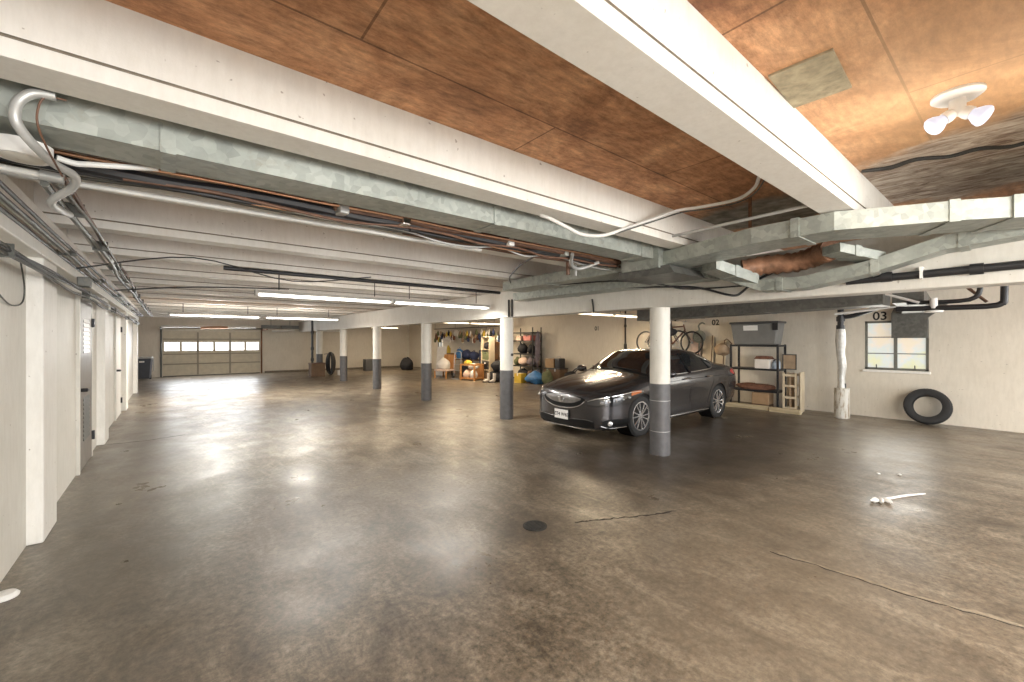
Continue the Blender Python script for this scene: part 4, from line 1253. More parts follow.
def crack(pts, w, m, label):
    r_ = random.Random(len(label))
    P = []
    for (x0, y0), (x1, y1) in zip(pts, pts[1:]):
        for k in range(8):
            P.append((x0 + (x1 - x0) * k / 8 + r_.uniform(-.012, .012), y0 + (y1 - y0) * k / 8 + r_.uniform(-.012, .012)))
    P.append(pts[-1])
    rows = []
    for i, p in enumerate(P):
        a, b = P[max(i - 1, 0)], P[min(i + 1, len(P) - 1)]
        d = Vector((b[0] - a[0], b[1] - a[1], 0)).normalized()
        n = Vector((-d.y, d.x, 0))
        ww = w * (0.4 + 0.9 * r_.random()) * (0.3 if i in (0, len(P) - 1) else 1)
        c = Vector((p[0], p[1], 0.0))
        rows.append([c - n * ww, c - n * ww * 0.6 + Vector((0, 0, 0.002)), c + n * ww * 0.6 + Vector((0, 0, 0.002)), c + n * ww])
    one(MB().grid(rows, 0, False), 'floor_crack', M[m], label, 'crack')


crack([(3.55, 1.25), (3.6, 0.95), (3.63, 0.5), (3.72, 0.02)], 0.014, 'crack_highlight', 'pale filled crack running across the near floor at lower right')
crack([(3.53, 1.25), (3.575, 0.95), (3.605, 0.5), (3.695, 0.02)], 0.007, 'crack', 'dark edge line alongside the pale filled crack')
crack([(2.78, 2.53), (2.92, 2.46), (3.1, 2.37), (3.4, 2.22), (3.7, 2.1)], 0.012, 'crack', 'dark crack leading from the drain toward the thick column')
crack([(0.2, 9.1), (-0.3, 8.95), (-0.75, 9.0)], 0.012, 'crack', 'dark floor joint line starting at the second pilaster')
# crumpled white plastic strip and scraps
t = thing('plastic_strip', 'torn white plastic strip lying crumpled on the floor at right', 'litter', (5.45, 0.94, 0))
MB().tube([(0.04, 0.0, 0.02), (0.2, -0.05, 0.012), (0.42, -0.13, 0.01), (0.66, -0.25, 0.008)], [0.018, 0.012, 0.012, 0.006], 6).build('strip', M['white'], t)
cr = MB()
for k in range(5):
    cr.blob((-0.02 + 0.02 * k, 0.03 - 0.02 * k + 0.03 * (k % 2), 0.02), (0.055, 0.022, 0.02), 10, 6, 0, k, 0.15, Matrix.Rotation(0.4 * k - 0.6, 3, 'Z'), 0.0)
cr.build('crumpled_end', M['white'], t)
for k, (x, y) in enumerate(((6.6, 1.15), (6.75, 0.98))):
    one(MB().blob((0, 0, 0.008), (0.03, 0.02, 0.01), 8, 5, 0, k, 0.2, None, 0.0), 'paper_scrap', M['white'], ('white scrap of paper behind the plastic strip, the farther from the camera edge', 'white scrap of paper behind the plastic strip, nearer the right edge')[k], 'litter', (x, y, 0))
one(MB().lathe([(0.0, 0.0), (0.062, 0.0), (0.066, 0.012), (0.05, 0.03), (0.0, 0.038)], 20), 'white_saucer', M['white'], 'white round saucer on the floor at the foot of the left wall', 'saucer', (-0.80, 4.03, 0))

# ------------------------------------------------------------------ tyre against the wall
m4 = Matrix.Rotation(PI / 2, 4, 'Y')
ty = MB().lathe([(0.205, -0.085), (0.26, -0.11), (0.315, -0.10), (0.335, -0.07), (0.335, 0.07), (0.315, 0.10), (0.26, 0.11), (0.205, 0.085), (0.215, 0.07), (0.27, 0.085), (0.31, 0.06), (0.31, -0.06), (0.27, -0.085), (0.215, -0.07)], 48, 0, m4, True)
t = one(ty, 'tyre', M['rubber'], 'worn black car tyre without a rim leaning on the wall under the window', 'tyre', (11.265, 1.24, 0.345), rot=(0, math.radians(13), 0))
tr = MB()
for k in range(48):
    a = 2 * PI * k / 48
    for x in (-0.04, 0.04):
        tr.cbox((x, 0.334 * math.cos(a), 0.334 * math.sin(a)), (0.05, 0.022, 0.008), 0, Matrix.Rotation(a - PI / 2, 3, 'X'))
tr.build('tread', M['rubber'], t)

# ------------------------------------------------------------------ black shelf by the wall and what stands on it
M['tote'] = mat('grey_plastic_tote', (0.20, 0.20, 0.19), 0.45, var=0.15, scale=5)
M['tote_lid'] = mat('dark_grey_tote_lid', (0.07, 0.07, 0.07), 0.45)
M['card'] = mat('brown_cardboard', (0.38, 0.25, 0.14), 0.8, var=0.2, scale=6)
M['card_dark'] = mat('dark_brown_cardboard', (0.16, 0.10, 0.06), 0.85, var=0.3, scale=6)
M['timber'] = mat('pale_timber', (0.52, 0.43, 0.27), 0.7)
g = G(M['timber'])
g.link(g.ramp(g.noise(3, 6, 0.6, g.mapping((6, 0.6, 6)), 0.6), [(0.3, (0.36, 0.29, 0.17)), (0.7, (0.58, 0.49, 0.33))]), g.b.inputs['Base Color'])
M['cream'] = mat('cream_board', (0.66, 0.56, 0.40), 0.65, var=0.12, scale=4)
M['red_brown'] = mat('red_brown_cloth', (0.22, 0.10, 0.06), 0.9, var=0.5, scale=12)
M['blue'] = mat('blue_tarp', (0.06, 0.22, 0.50), 0.45, var=0.4, scale=9)
M['navy'] = mat('navy_fabric', (0.04, 0.055, 0.13), 0.85, var=0.4, scale=10)
M['yellow'] = mat('yellow_plastic', (0.72, 0.50, 0.06), 0.5, var=0.2, scale=6)
M['green'] = mat('olive_green_fabric', (0.16, 0.18, 0.09), 0.9, var=0.4, scale=10)
M['pink'] = mat('pink_plastic', (0.70, 0.25, 0.22), 0.6, var=0.3, scale=8)
M['orange_wood'] = mat('orange_brown_wood', (0.46, 0.22, 0.07), 0.5)
g = G(M['orange_wood'])
g.link(g.ramp(g.noise(3, 5, 0.6, g.mapping((4, 4, 0.5)), 0.5), [(0.3, (0.32, 0.14, 0.04)), (0.7, (0.52, 0.26, 0.09))]), g.b.inputs['Base Color'])
M['white_cloth'] = mat('white_cloth', (0.78, 0.74, 0.68), 0.9, var=0.15, scale=6)
M['pink_cloth'] = mat('pale_pink_cloth', (0.72, 0.54, 0.44), 0.9, var=0.2, scale=6)
M['tan'] = mat('tan_fabric', (0.42, 0.30, 0.19), 0.85, var=0.3, scale=8)
M['mauve'] = mat('grey_mauve_fabric', (0.25, 0.21, 0.23), 0.9, var=0.4, scale=8)


def shelf_unit(name, label, loc, dx, dy, h, levels, post, m, mboard=None, group=None):
    """posts and boards; depth dx along x, length dy along y"""
    t = thing(name, label, 'shelf', loc)
    for sx in (-1, 1):
        for sy in (-1, 1):
            MB().box(sx * dx / 2 - post, sx * dx / 2 + post, sy * dy / 2 - post, sy * dy / 2 + post, 0, h).build('post', m, t)
    for z in levels:
        b = MB()
        b.box(-dx / 2, dx / 2, -dy / 2, dy / 2, z - 0.012, z)
        for sx in (-1, 1): b.box(sx * dx / 2 - 0.012, sx * dx / 2 + 0.012, -dy / 2, dy / 2, z - 0.045, z)
        for sy in (-1, 1): b.box(-dx / 2, dx / 2, sy * dy / 2 - 0.012, sy * dy / 2 + 0.012, z - 0.045, z)
        b.build('shelf_board', mboard or m, t)
    return t


shelf_unit('storage_shelf', 'black open storage shelf behind the car carrying a big grey tote', (11.05, 4.17, 0), 0.46, 1.04, 1.52, (0.44, 0.95, 1.51), 0.02, M['black'])
t = thing('storage_tote', 'large grey plastic tote with a white label on top of the black shelf', 'tote', (11.04, 4.17, 1.512))
MB().add([(-0.19, -0.46, 0), (0.19, -0.46, 0), (0.19, 0.46, 0), (-0.19, 0.46, 0), (-0.24, -0.52, 0.5), (0.24, -0.52, 0.5), (0.24, 0.52, 0.5), (-0.24, 0.52, 0.5)], [(0, 3, 2, 1), (4, 5, 6, 7), (0, 1, 5, 4), (1, 2, 6, 5), (2, 3, 7, 6), (3, 0, 4, 7)]).build('tote_body', M['tote'], t, bevel=0.02)
MB().box(-0.26, 0.26, -0.545, 0.545, 0.5, 0.55).build('lid', M['tote_lid'], t, bevel=0.012)
MB().add([(-0.232, 0.22, 0.34), (-0.247, 0.22, 0.46), (-0.247, -0.10, 0.46), (-0.232, -0.10, 0.34), (-0.226, 0.22, 0.34), (-0.241, 0.22, 0.46), (-0.241, -0.10, 0.46), (-0.226, -0.10, 0.34)], [(0, 1, 2, 3), (7, 6, 5, 4), (0, 4, 5, 1), (1, 5, 6, 2), (2, 6, 7, 3), (3, 7, 4, 0)]).build('label_sticker', M['white'], t)
MB().box(-0.255, -0.235, -0.53, -0.42, 0.34, 0.5).build('latch', M['black'], t)
t = thing('parts_box', 'small white box with a red-brown lid on the middle board of the black shelf', 'box', (10.95, 3.98, 0.952))
MB().box(-0.14, 0.14, -0.16, 0.16, 0, 0.22).build('box_body', M['white_cloth'], t, bevel=0.01)
MB().prism([(-0.17, 0.22), (0.17, 0.22), (0.12, 0.29), (-0.12, 0.29)], 'x', -0.15, 0.15).build('lid', M['red_brown'], t)
M['clear'] = mat('cloudy_blue_plastic', (0.40, 0.47, 0.55), 0.25, var=0.3, scale=8)
for k, (x, y, h) in enumerate(((10.93, 3.76, 0.2), (11.0, 3.70, 0.24), (11.1, 3.80, 0.22))):
    b = thing('bottle', ('cloudy blue bottle beside the red-lidded box, nearest the box', 'cloudy blue bottle at the open end of the shelf, tallest', 'cloudy blue bottle standing behind the other two on the shelf')[k], 'bottle', (x, y, 0.952), group='bottles on the black shelf')
    MB().lathe([(0.0, 0), (0.045, 0.0), (0.048, 0.02), (0.048, h * 0.65), (0.02, h * 0.82), (0.02, h * 0.9), (0.0, h * 0.9)], 16).build('bottle_body', M['clear'], b)
    MB().lathe([(0.023, h * 0.88), (0.023, h), (0.0, h)], 12).build('cap', M['black'], b)
t = thing('picture_frame', 'thin framed panel leaning at the open end of the black shelf', 'frame', (11.25, 3.55, 0.93), rot=(0, 0.0, 0.2))
MB().box(-0.01, 0.01, -0.14, -0.12, 0, 0.36).box(-0.01, 0.01, 0.12, 0.14, 0, 0.36).box(-0.01, 0.01, -0.14, 0.14, 0, 0.02).box(-0.01, 0.01, -0.14, 0.14, 0.34, 0.36).build('frame_rim', M['black'], t)
MB().box(-0.004, 0.006, -0.12, 0.12, 0.02, 0.34).build('panel', M['tan'], t)
one(MB().blob((0, 0, 0.05), (0.20, 0.45, 0.085), 20, 10, 0, 3, 0.12, None, 0.0), 'folded_rug', M['red_brown'], 'red-brown folded cloth lying on the lowest board of the black shelf', 'cloth', (11.0, 4.2, 0.442))
t = thing('cardboard_box', 'brown cardboard box on the floor under the black shelf', 'box', (10.97, 4.02, 0))
MB().box(-0.16, 0.16, -0.18, 0.18, 0.11, 0.38).build('box_body', M['card'], t, bevel=0.006)
MB().prism([(-0.18, 0.38), (-0.18, 0.385), (-0.02, 0.39), (-0.02, 0.385)], 'x', -0.16, 0.16).build('flap', M['card'], t)
MB().box(-0.16, 0.16, -0.18, 0.18, 0.0, 0.11).build('box_base', M['card_dark'], t)
# timbers on the floor in front
one(MB().box(-0.05, 0.05, -0.75, 0.62, 0, 0.10).box(-0.05, 0.05, 0.62, 0.66, 0.0, 0.10), 'timber_beam', M['timber'], 'long pale timber lying in front of the black shelf, toward the car', 'timber', (10.66, 4.55, 0), 0.03, bevel=0.008)
one(MB().box(-0.05, 0.05, -0.31, 0.31, 0, 0.10), 'timber_beam', M['timber'], 'shorter pale timber lying by the slatted crate', 'timber', (10.62, 3.44, 0), -0.05, bevel=0.008)
one(MB().box(-0.04, 0.04, -0.6, 0.55, 0, 0.05), 'timber_beam', M['timber'], 'thin pale timber lying behind the long one under the shelf', 'timber', (10.78, 4.62, 0), 0.0, bevel=0.006)
t = thing('slatted_crate', 'tall cream slatted crate standing at the end of the black shelf', 'crate', (11.0, 3.42, 0.0))
c_ = MB()
for y in (-0.12, 0.12): c_.box(-0.16, -0.13, y - 0.02, y + 0.02, 0, 0.88).box(0.13, 0.16, y - 0.02, y + 0.02, 0, 0.88)
c_.build('crate_post', M['cream'], t)
for z in (0.06, 0.30, 0.56, 0.80):
    for xq in (-0.165, 0.145): MB().box(xq, xq + 0.02, -0.14, 0.14, z, z + 0.05).build('slat', M['cream'], t)
MB().box(-0.13, 0.14, -0.015, 0.015, 0.02, 0.86).build('divider', M['tan'], t)
one(MB().box(-0.2, 0.2, -0.012, 0.012, 0, 0.9), 'leaning_board', M['cream'], 'cream board standing on edge beside the slatted crate', 'board', (11.0, 3.22, 0), 0.12, bevel=0.004)
# sack hung at the shelf end
t = thing('hanging_sack', 'tan sack hanging at the car end of the black shelf', 'bag', (10.9, 4.88, 1.25))
MB().blob((0, 0.06, 0.14), (0.14, 0.20, 0.15), 18, 10, 0, 8, 0.12).build('sack_body', M['tan'], t)
MB().tube([(0, 0.02, 0.24), (0.02, -0.04, 0.4), (0.03, -0.17, 0.27)], 0.012, 6).build('strap', M['card_dark'], t)
# boards leaning on the wall
for k, (y, w, h, m) in enumerate(((5.22, 0.26, 1.62, 'cream'), (5.56, 0.30, 1.74, 'cream'), (5.92, 0.28, 1.70, 'pink_cloth'))):
    one(MB().box(-0.015, 0.015, -w / 2, w / 2, 0, h), 'leaning_board', M[m], ('narrow cream panel leaning on the wall next to the tan sack', 'tallest cream panel leaning on the wall behind the car trunk', 'pinkish panel leaning on the wall beside the grey shovel')[k], 'panel', (11.30, y, 0), rot=(0, math.radians(6.5), 0), bevel=0.004)
    one(MB().cyl((0, 0, 0), (0, 0, h + 0.02), 0.014, 8), 'wooden_pole', M['card_dark'], ('brown pole leaning on the panel next to the tan sack', 'brown pole leaning on the tallest cream panel', 'brown pole leaning on the pinkish panel')[k], 'pole', (11.23, y - w / 2 + 0.02, 0.0), rot=(0, math.radians(6.5), 0))
# grey shovel on the wall
M['shovel'] = mat('grey_green_steel', (0.21, 0.22, 0.19), 0.55, 0.3, var=0.3, scale=10)
t = thing('shovel', 'grey round-bladed shovel hanging upright on the wall beside the bicycles', 'shovel', (11.38, 5.78, 1.3))
MB().blob((0, 0, 0.42), (0.035, 0.19, 0.18), 20, 10).build('blade', M['shovel'], t)
MB().tube([(0, 0, 0.0), (0, 0.0, 0.25), (0, 0.0, 0.62), (0.0, 0.02, 0.72), (-0.02, -0.08, 0.80), (-0.02, -0.16, 0.77)], 0.022, 10).build('shaft', M['shovel'], t)
MB().cyl((0.0, 0, 0.78), (0.14, 0, 0.78), 0.01, 8).build('wall_hook', M['iron'], t)
one(MB().tube([(0, 0, 0), (0, -0.14, 0.0), (0, -0.28, -0.09), (0, -0.36, -0.2)], 0.018, 8), 'curved_handle', M['shovel'], 'grey-green curved handle on the wall below the shovel', 'handle', (11.5, 5.68, 1.52))

# ------------------------------------------------------------------ bicycles held on a floor-to-ceiling stand
M['bike_grey'] = mat('dark_bicycle_paint', (0.06, 0.055, 0.055), 0.35, 0.3)
M['bike_red'] = mat('copper_red_bicycle_paint', (0.13, 0.055, 0.035), 0.35, 0.3)
M['seat'] = mat('black_saddle', (0.015, 0.015, 0.015), 0.5)


def bicycle(label, loc, rotz, mframe):
    b = thing('bicycle', label, 'bicycle', loc, rotz, 'bicycles on the stand')
    R_, wb = 0.33, 1.02
    for x in (0, wb):
        m_ = Matrix.Translation((x, 0, R_)) @ Matrix.Rotation(PI / 2, 4, 'X')
        w = MB().lathe([(R_ - 0.024 + 0.024 * math.cos(a), 0.024 * math.sin(a)) for a in [k * PI / 4 for k in range(8)]], 36, 0, m_, True).build('wheel', M['rubber'], b)
        s = MB().lathe([(R_ - 0.045, -0.008), (R_ - 0.03, -0.01), (R_ - 0.03, 0.01), (R_ - 0.045, 0.008)], 36, 0, m_, True)
        for k in range(18):
            a = 2 * PI * k / 18
            s.tube([Vector((x, 0.02 * (1 if k % 2 else -1), R_)), Vector((x + (R_ - 0.04) * math.cos(a), 0, R_ + (R_ - 0.04) * math.sin(a)))], 0.0016, 4, 0, False)
        s.cyl((x, -0.04, R_), (x, 0.04, R_), 0.02, 10)
        s.build('spokes', M['steel'], w)
    bb, st, hd_t, hd_b = Vector((0.44, 0, 0.28)), Vector((0.29, 0, 0.76)), Vector((0.80, 0, 0.80)), Vector((0.83, 0, 0.68))
    f = MB()
    for a, c, r in ((bb, st, 0.022), (st, hd_t, 0.022), (bb, hd_b, 0.026), (hd_t + Vector((-.01, 0, .05)), hd_b, 0.022)): f.cyl(a, c, r, 10)
    for s in (-1, 1):
        f.cyl(bb, (0, 0.05 * s, R_), 0.009, 8)
        f.cyl(st, (0, 0.05 * s, R_), 0.008, 8)
    f.build('frame', mframe, b)
    fk = MB()
    for s in (-1, 1): fk.tube([hd_b, Vector((0.86, 0.05 * s, 0.6)), Vector((wb, 0.05 * s, R_))], 0.011, 8)
    fk.build('fork', mframe, b)
    hb = MB()
    hb.cyl(hd_t, (0.78, 0, 0.92), 0.014, 8)
    hb.tube([(0.72, -0.30, 0.95), (0.78, -0.2, 0.95), (0.83, 0, 0.93), (0.78, 0.2, 0.95), (0.72, 0.30, 0.95)], 0.012, 8)
    h = hb.build('handlebar', M['steel'], b)
    for s in (-1, 1): MB().cyl((0.74, 0.22 * s, 0.95), (0.69, 0.33 * s, 0.95), 0.018, 8).build('grip', M['seat'], h)
    sd = MB().cyl(st, (0.265, 0, 0.86), 0.012, 8)
    sd.build('seat_post', M['steel'], b)
    MB().blob((0.25, 0, 0.885), (0.14, 0.075, 0.035), 16, 8).build('saddle', M['seat'], b)
    cr_ = MB().lathe([(0.0, -0.006), (0.09, -0.006), (0.09, 0.006), (0.0, 0.006)], 22, 0, Matrix.Translation((0.44, 0.05, 0.28)) @ Matrix.Rotation(PI / 2, 4, 'X'))
    cr_.cyl((0.44, 0.06, 0.28), (0.58, 0.07, 0.2), 0.009, 8).cyl((0.44, -0.06, 0.28), (0.30, -0.07, 0.36), 0.009, 8)
    cr_.box(0.54, 0.62, 0.07, 0.14, 0.185, 0.205).box(0.26, 0.34, -0.14, -0.07, 0.35, 0.37)
    cr_.build('crankset', M['steel'], b)
    return b


bicycle('dark bicycle held high on the stand, the one toward the car', (10.86, 7.12, 1.24), -PI / 2, M['bike_grey'])
bicycle('reddish bicycle held high on the stand, the one toward the wall', (11.25, 6.98, 1.22), -PI / 2 + 0.06, M['bike_red'])
t = thing('bicycle_stand', 'dark brown floor-to-ceiling pole stand holding the two bicycles', 'stand', (11.06, 6.45, 0))
MB().cyl((0, 0, 0.0), (0, 0, 2.9), 0.035, 14).build('pole', M['card_dark'], t)
MB().lathe([(0.0, 0), (0.16, 0), (0.16, 0.02), (0.05, 0.04), (0.0, 0.04)], 20).build('foot', M['iron'], t)
for z in (1.86, 2.0): MB().cyl((-0.24, 0, z), (0.22, 0, z), 0.014, 8).build('arm', M['rust'], t)
one(MB().blob((0, 0, 0), (0.10, 0.22, 0.12), 16, 9, 0, 4, 0.1), 'saddle_bag', M['black_fabric'], 'black bag slung on the arm of the bicycle stand', 'bag', (10.82, 6.36, 1.86))

# ------------------------------------------------------------------ storage clutter along the far part of the right wall
shelf = shelf_unit('metal_shelf', 'tall brown metal shelf crowded with bags, right of the knobbed column', (11.15, 12.8, 0), 0.45, 1.25, 2.14, (0.12, 0.62, 1.1, 1.62, 1.95), 0.018, M['iron'])


def bag(label, loc, r, m, seed, rotz=0.0, handle=True, cat='bag', name='bag', group=None):
    t = thing(name, label, cat, loc, rotz, group)
    MB().blob((0, 0, r[2] * 0.92), r, 18, 10, 0, seed, 0.10, None, 0.0).build('bag_body', M[m], t)
    if handle: MB().tube([(0, -r[1] * 0.4, r[2] * 1.75), (0, -r[1] * 0.2, r[2] * 2.15), (0, r[1] * 0.2, r[2] * 2.15), (0, r[1] * 0.4, r[2] * 1.75)], 0.012, 6).build('handle', M[m], t)
    return t


def carton(label, loc, d, m, rotz=0.0, name='cardboard_box', tape='tan'):
    t = thing(name, label, 'box', loc, rotz)
    MB().box(-d[0] / 2, d[0] / 2, -d[1] / 2, d[1] / 2, 0, d[2]).build('box_body', M[m], t, bevel=0.006)
    MB().box(-d[0] / 2 - 0.002, d[0] / 2 + 0.002, -0.025, 0.025, d[2] * 0.75, d[2] + 0.002).build('tape', M[tape], t)
    return t


carton('pink-red box on the upper board of the brown metal shelf', (11.1, 12.55, 1.622), (0.3, 0.42, 0.2), 'pink', 0, 'storage_box', 'black')
carton('small pale box beside the pink-red box on the brown metal shelf', (11.1, 13.1, 1.622), (0.25, 0.3, 0.18), 'pink_cloth', 0, 'storage_box')
bag('round black bag on the middle board of the brown metal shelf', (11.1, 12.95, 1.102), (0.2, 0.26, 0.2), 'black_fabric', 1, 0)
bag('black bag at the open end of the middle board of the brown metal shelf', (11.1, 12.42, 1.102), (0.18, 0.2, 0.19), 'black_fabric', 2, 0)
bag('orange-tan bundle on the lower board of the brown metal shelf', (11.08, 12.85, 0.622), (0.22, 0.24, 0.17), 'pink_cloth', 5, 0, False)
bag('grey-mauve bundle beside the orange-tan bundle on the brown metal shelf', (11.08, 12.4, 0.622), (0.2, 0.19, 0.18), 'mauve', 6, 0, False)
bag('dark olive bag at the far end of the lower board of the brown metal shelf', (11.08, 13.25, 0.622), (0.17, 0.15, 0.17), 'green', 16, 0, False)
bag('black bag on the lowest board of the brown metal shelf', (11.08, 12.9, 0.122), (0.2, 0.3, 0.18), 'black_fabric', 7, 0)
bag('brown bag on the lowest board of the brown metal shelf', (11.08, 12.42, 0.122), (0.2, 0.18, 0.17), 'card_dark', 9, 0)
one(MB().blob((0, 0, 0.72), (0.13, 0.06, 0.72), 14, 9, 0, 77, 0.06), 'garment_bag', M['mauve'], 'long dark garment bag hung on the end of the brown metal shelf', 'bag', (11.1, 12.08, 0.55))
carton('bright yellow box on the floor before the brown metal shelf', (10.45, 12.35, 0), (0.32, 0.34, 0.36), 'yellow', 0.1, 'yellow_box', 'white')
t = thing('blue_bag', 'crumpled bright blue tarpaulin bag on the floor left of the car hood', 'bag', (10.62, 11.65, 0))
MB().blob((0, 0, 0.22), (0.28, 0.40, 0.24), 22, 12, 0, 12, 0.16, None, 0.0).build('bag_body', M['blue'], t)
MB().tube([(0, -0.2, 0.38), (0.05, -0.08, 0.52), (0.0, 0.06, 0.40)], 0.02, 6).build('handle', M['navy'], t)
bag('olive green bag beside the blue tarpaulin bag', (10.70, 11.12, 0), (0.2, 0.2, 0.27), 'green', 13, 0)
t = thing('tool_chest', 'dark low chest behind the olive green bag', 'chest', (11.2, 11.2, 0))
MB().box(-0.22, 0.22, -0.42, 0.42, 0.02, 0.56).build('chest_body', M['card_dark'], t, bevel=0.012)
MB().box(-0.235, 0.235, -0.435, 0.435, 0.56, 0.60).build('lid', M['black'], t, bevel=0.006)
for y in (-0.2, 0.2): MB().box(-0.24, -0.22, y - 0.03, y + 0.03, 0.48, 0.58).build('clasp', M['steel'], t)
carton('brown cardboard box on top of the dark chest', (11.15, 11.32, 0.602), (0.35, 0.42, 0.34), 'card', 0.1)
t = thing('black_case', 'black hard case with a grey handle beside the cardboard box on the dark chest', 'case', (11.15, 10.92, 0.602))
MB().box(-0.16, 0.16, -0.12, 0.12, 0, 0.36).build('case_body', M['black'], t, bevel=0.03)
MB().tube([(-0.05, -0.1, 0.36), (-0.05, -0.06, 0.42), (-0.05, 0.06, 0.42), (-0.05, 0.1, 0.36)], 0.012, 6).build('handle', M['conduit'], t)
t = thing('folded_stroller', 'folded black stroller with small wheels beside the car hood', 'stroller', (11.05, 10.3, 0))
MB().tube([(0, 0.35, 0.1), (0, 0.1, 0.35), (0, -0.25, 0.62), (0, -0.35, 0.6)], 0.025, 8).tube([(0.12, 0.3, 0.1), (0.12, 0.0, 0.4), (0.12, -0.3, 0.66)], 0.02, 8).build('frame', M['black_metal'], t)
MB().blob((0.06, 0.05, 0.36), (0.16, 0.32, 0.14), 16, 9, 0, 14, 0.1).build('folded_seat', M['black_fabric'], t)
for (x, y) in ((-0.03, 0.38), (0.16, 0.34), (-0.03, -0.1), (0.16, -0.12)):
    MB().lathe([(0.075 + 0.025 * math.cos(a), 0.025 * math.sin(a)) for a in [k * PI / 4 for k in range(8)]], 18, 0, Matrix.Translation((x, y, 0.1)) @ Matrix.Rotation(PI / 2, 4, 'Y'), True).build('wheel', M['rubber'], t)
one(MB().box(-0.02, 0.02, -0.42, 0.42, 0, 1.80), 'wooden_door_panel', M['orange_wood'], 'orange-brown wooden door panel leaning on the wall beside the cream cubby shelf', 'panel', (11.25, 14.85, 0), rot=(0, math.radians(7), 0), bevel=0.006)
bag('black stuffed bag in a heap before the wooden door panel, lower one', (9.95, 13.25, 0), (0.24, 0.34, 0.22), 'black_fabric', 20, 0.2)
bag('black stuffed bag lying on top of the lower heap bag', (9.98, 13.22, 0.43), (0.2, 0.28, 0.2), 'black_fabric', 21, 0.1)
for k, (x, y) in enumerate(((9.52, 13.22), (9.6, 12.95))):
    b = thing('skate_boot', ('white boot with black sole before the black heap, nearer the crate', 'white boot with black sole before the black heap, nearer the knobbed column')[k], 'boot', (x, y, 0), -0.35, 'white boots before the black bags')
    MB().tube([(0.05, 0, 0.36), (0.045, 0, 0.22), (0.03, 0, 0.11), (-0.06, 0, 0.07), (-0.15, 0, 0.055)], [0.062, 0.058, 0.062, 0.052, 0.035], 12).build('boot_upper', M['white_cloth'], b)
    MB().tube([(0.09, 0, 0.028), (-0.04, 0, 0.028), (-0.19, 0, 0.028)], [0.028, 0.028, 0.026], 8).build('sole', M['black'], b)
# cream cubby shelf
t = thing('cubby_shelf', 'narrow cream cubby shelf with four open tiers among the clutter', 'shelf', (10.25, 14.2, 0), 0.25)
for y in (-0.22, 0.20): MB().box(-0.18, 0.18, y, y + 0.022, 0, 1.78).build('side_panel', M['cream'], t)
for z in (0.03, 0.40, 0.80, 1.24, 1.76): MB().box(-0.18, 0.18, -0.2, 0.2, z, z + 0.022).build('shelf_board', M['cream'], t)
MB().box(0.165, 0.18, -0.2, 0.2, 0.03, 1.77).build('back_panel', M['cream'], t)
bag('black and white cap-like bag on the top open tier of the cubby shelf', (10.22, 14.2, 1.264), (0.13, 0.15, 0.15), 'black_fabric', 22, 0.25, False)
carton('dark green bin on the middle tier of the cubby shelf', (10.22, 14.2, 0.824), (0.26, 0.33, 0.33), 'green', 0.25, 'storage_bin', 'black')
carton('black carton on the second lowest tier of the cubby shelf', (10.22, 14.22, 0.424), (0.26, 0.3, 0.3), 'black', 0.25, 'storage_bin', 'white')
carton('dark carton on the lowest tier of the cubby shelf', (10.22, 14.2, 0.054), (0.26, 0.32, 0.28), 'card_dark', 0.25, 'storage_bin', 'black')
t = thing('drawer_tower', 'black plastic drawer tower under the hanging white shirt', 'drawers', (10.5, 14.75, 0))
MB().box(-0.18, 0.18, -0.18, 0.18, 0, 1.22).build('cabinet_body', M['black'], t, bevel=0.01)
for z in (0.05, 0.44, 0.83): MB().box(-0.195, -0.18, -0.165, 0.165, z, z + 0.35).build('drawer', M['navy'], t, bevel=0.006)
# rail with hanging pouches and shirt
t = thing('hanging_rail', 'black rail hung under the joists above the storage clutter', 'rail', (10.75, 13.5, 2.22))
MB().cyl((0, 0, 0), (0, 6.2, 0), 0.018, 8).build('rail_bar', M['black'], t)
for y in (0.1, 2.1, 4.1, 6.1): MB().cyl((0, y, 0), (0, y, 0.70), 0.008, 6).build('rail_hanger', M['iron'], t)
pm = [('white_cloth', 'white'), ('green', 'olive green'), ('red_brown', 'red-brown'), ('navy', 'navy'), ('tan', 'tan'), ('yellow', 'yellow'), ('black_fabric', 'black')]
protos = {}
r2 = random.Random(11)
for k in range(62):
    m, nm_ = pm[r2.choice([0, 0, 0, 1, 1, 2, 2, 3, 4, 4, 5, 6])]
    y = 13.6 + k * 0.098
    L = 0.06 + 0.36 * r2.random()
    loc = (10.75 + r2.uniform(-0.05, 0.05) * 0, y, 2.20)
    key = (m, int(L * 8))
    lab = 'small %s pouch dangling among the row on the black rail' % nm_
    if key not in protos:
        p = thing('hanging_pouch', lab, 'pouch', loc, r2.random() * 3, nm_ + ' pouches on the black rail')
        MB().cyl((0, 0, 0.005), (0, 0, -L), 0.006, 5).build('cord', M['card_dark'], p)
        MB().lathe([(0.0, -L + 0.01), (0.022, -L), (0.03, -L - 0.05), (0.062, -L - 0.12), (0.066, -L - 0.2), (0.045, -L - 0.26), (0.0, -L - 0.275)], 10).build('pouch_body', M[m], p)
        protos[key] = p
    else: dup(protos[key], loc, r2.random() * 3, lab)
t = thing('white_shirt', 'white shirt on a hanger hanging from the rail above the drawer tower', 'shirt', (10.72, 14.95, 2.2))
MB().tube([(0, 0, 0.02), (0, 0, -0.3), (0, 0.02, -0.33)], 0.006, 6).tube([(0, -0.2, -0.42), (0, 0, -0.33), (0, 0.2, -0.42)], 0.010, 6).build('hanger', M['iron'], t)
P = [[(0.05 * math.sin(a) * (1 - abs(q) ** 2 * 0.3), q * (0.20 + 0.03 * v), -0.36 - 0.10 * abs(q) * (1 - v) - 0.56 * v) for q in lin(-1, 1, 12)] for v in lin(0, 1, 6) for a in (0.0,)]
sh = MB()
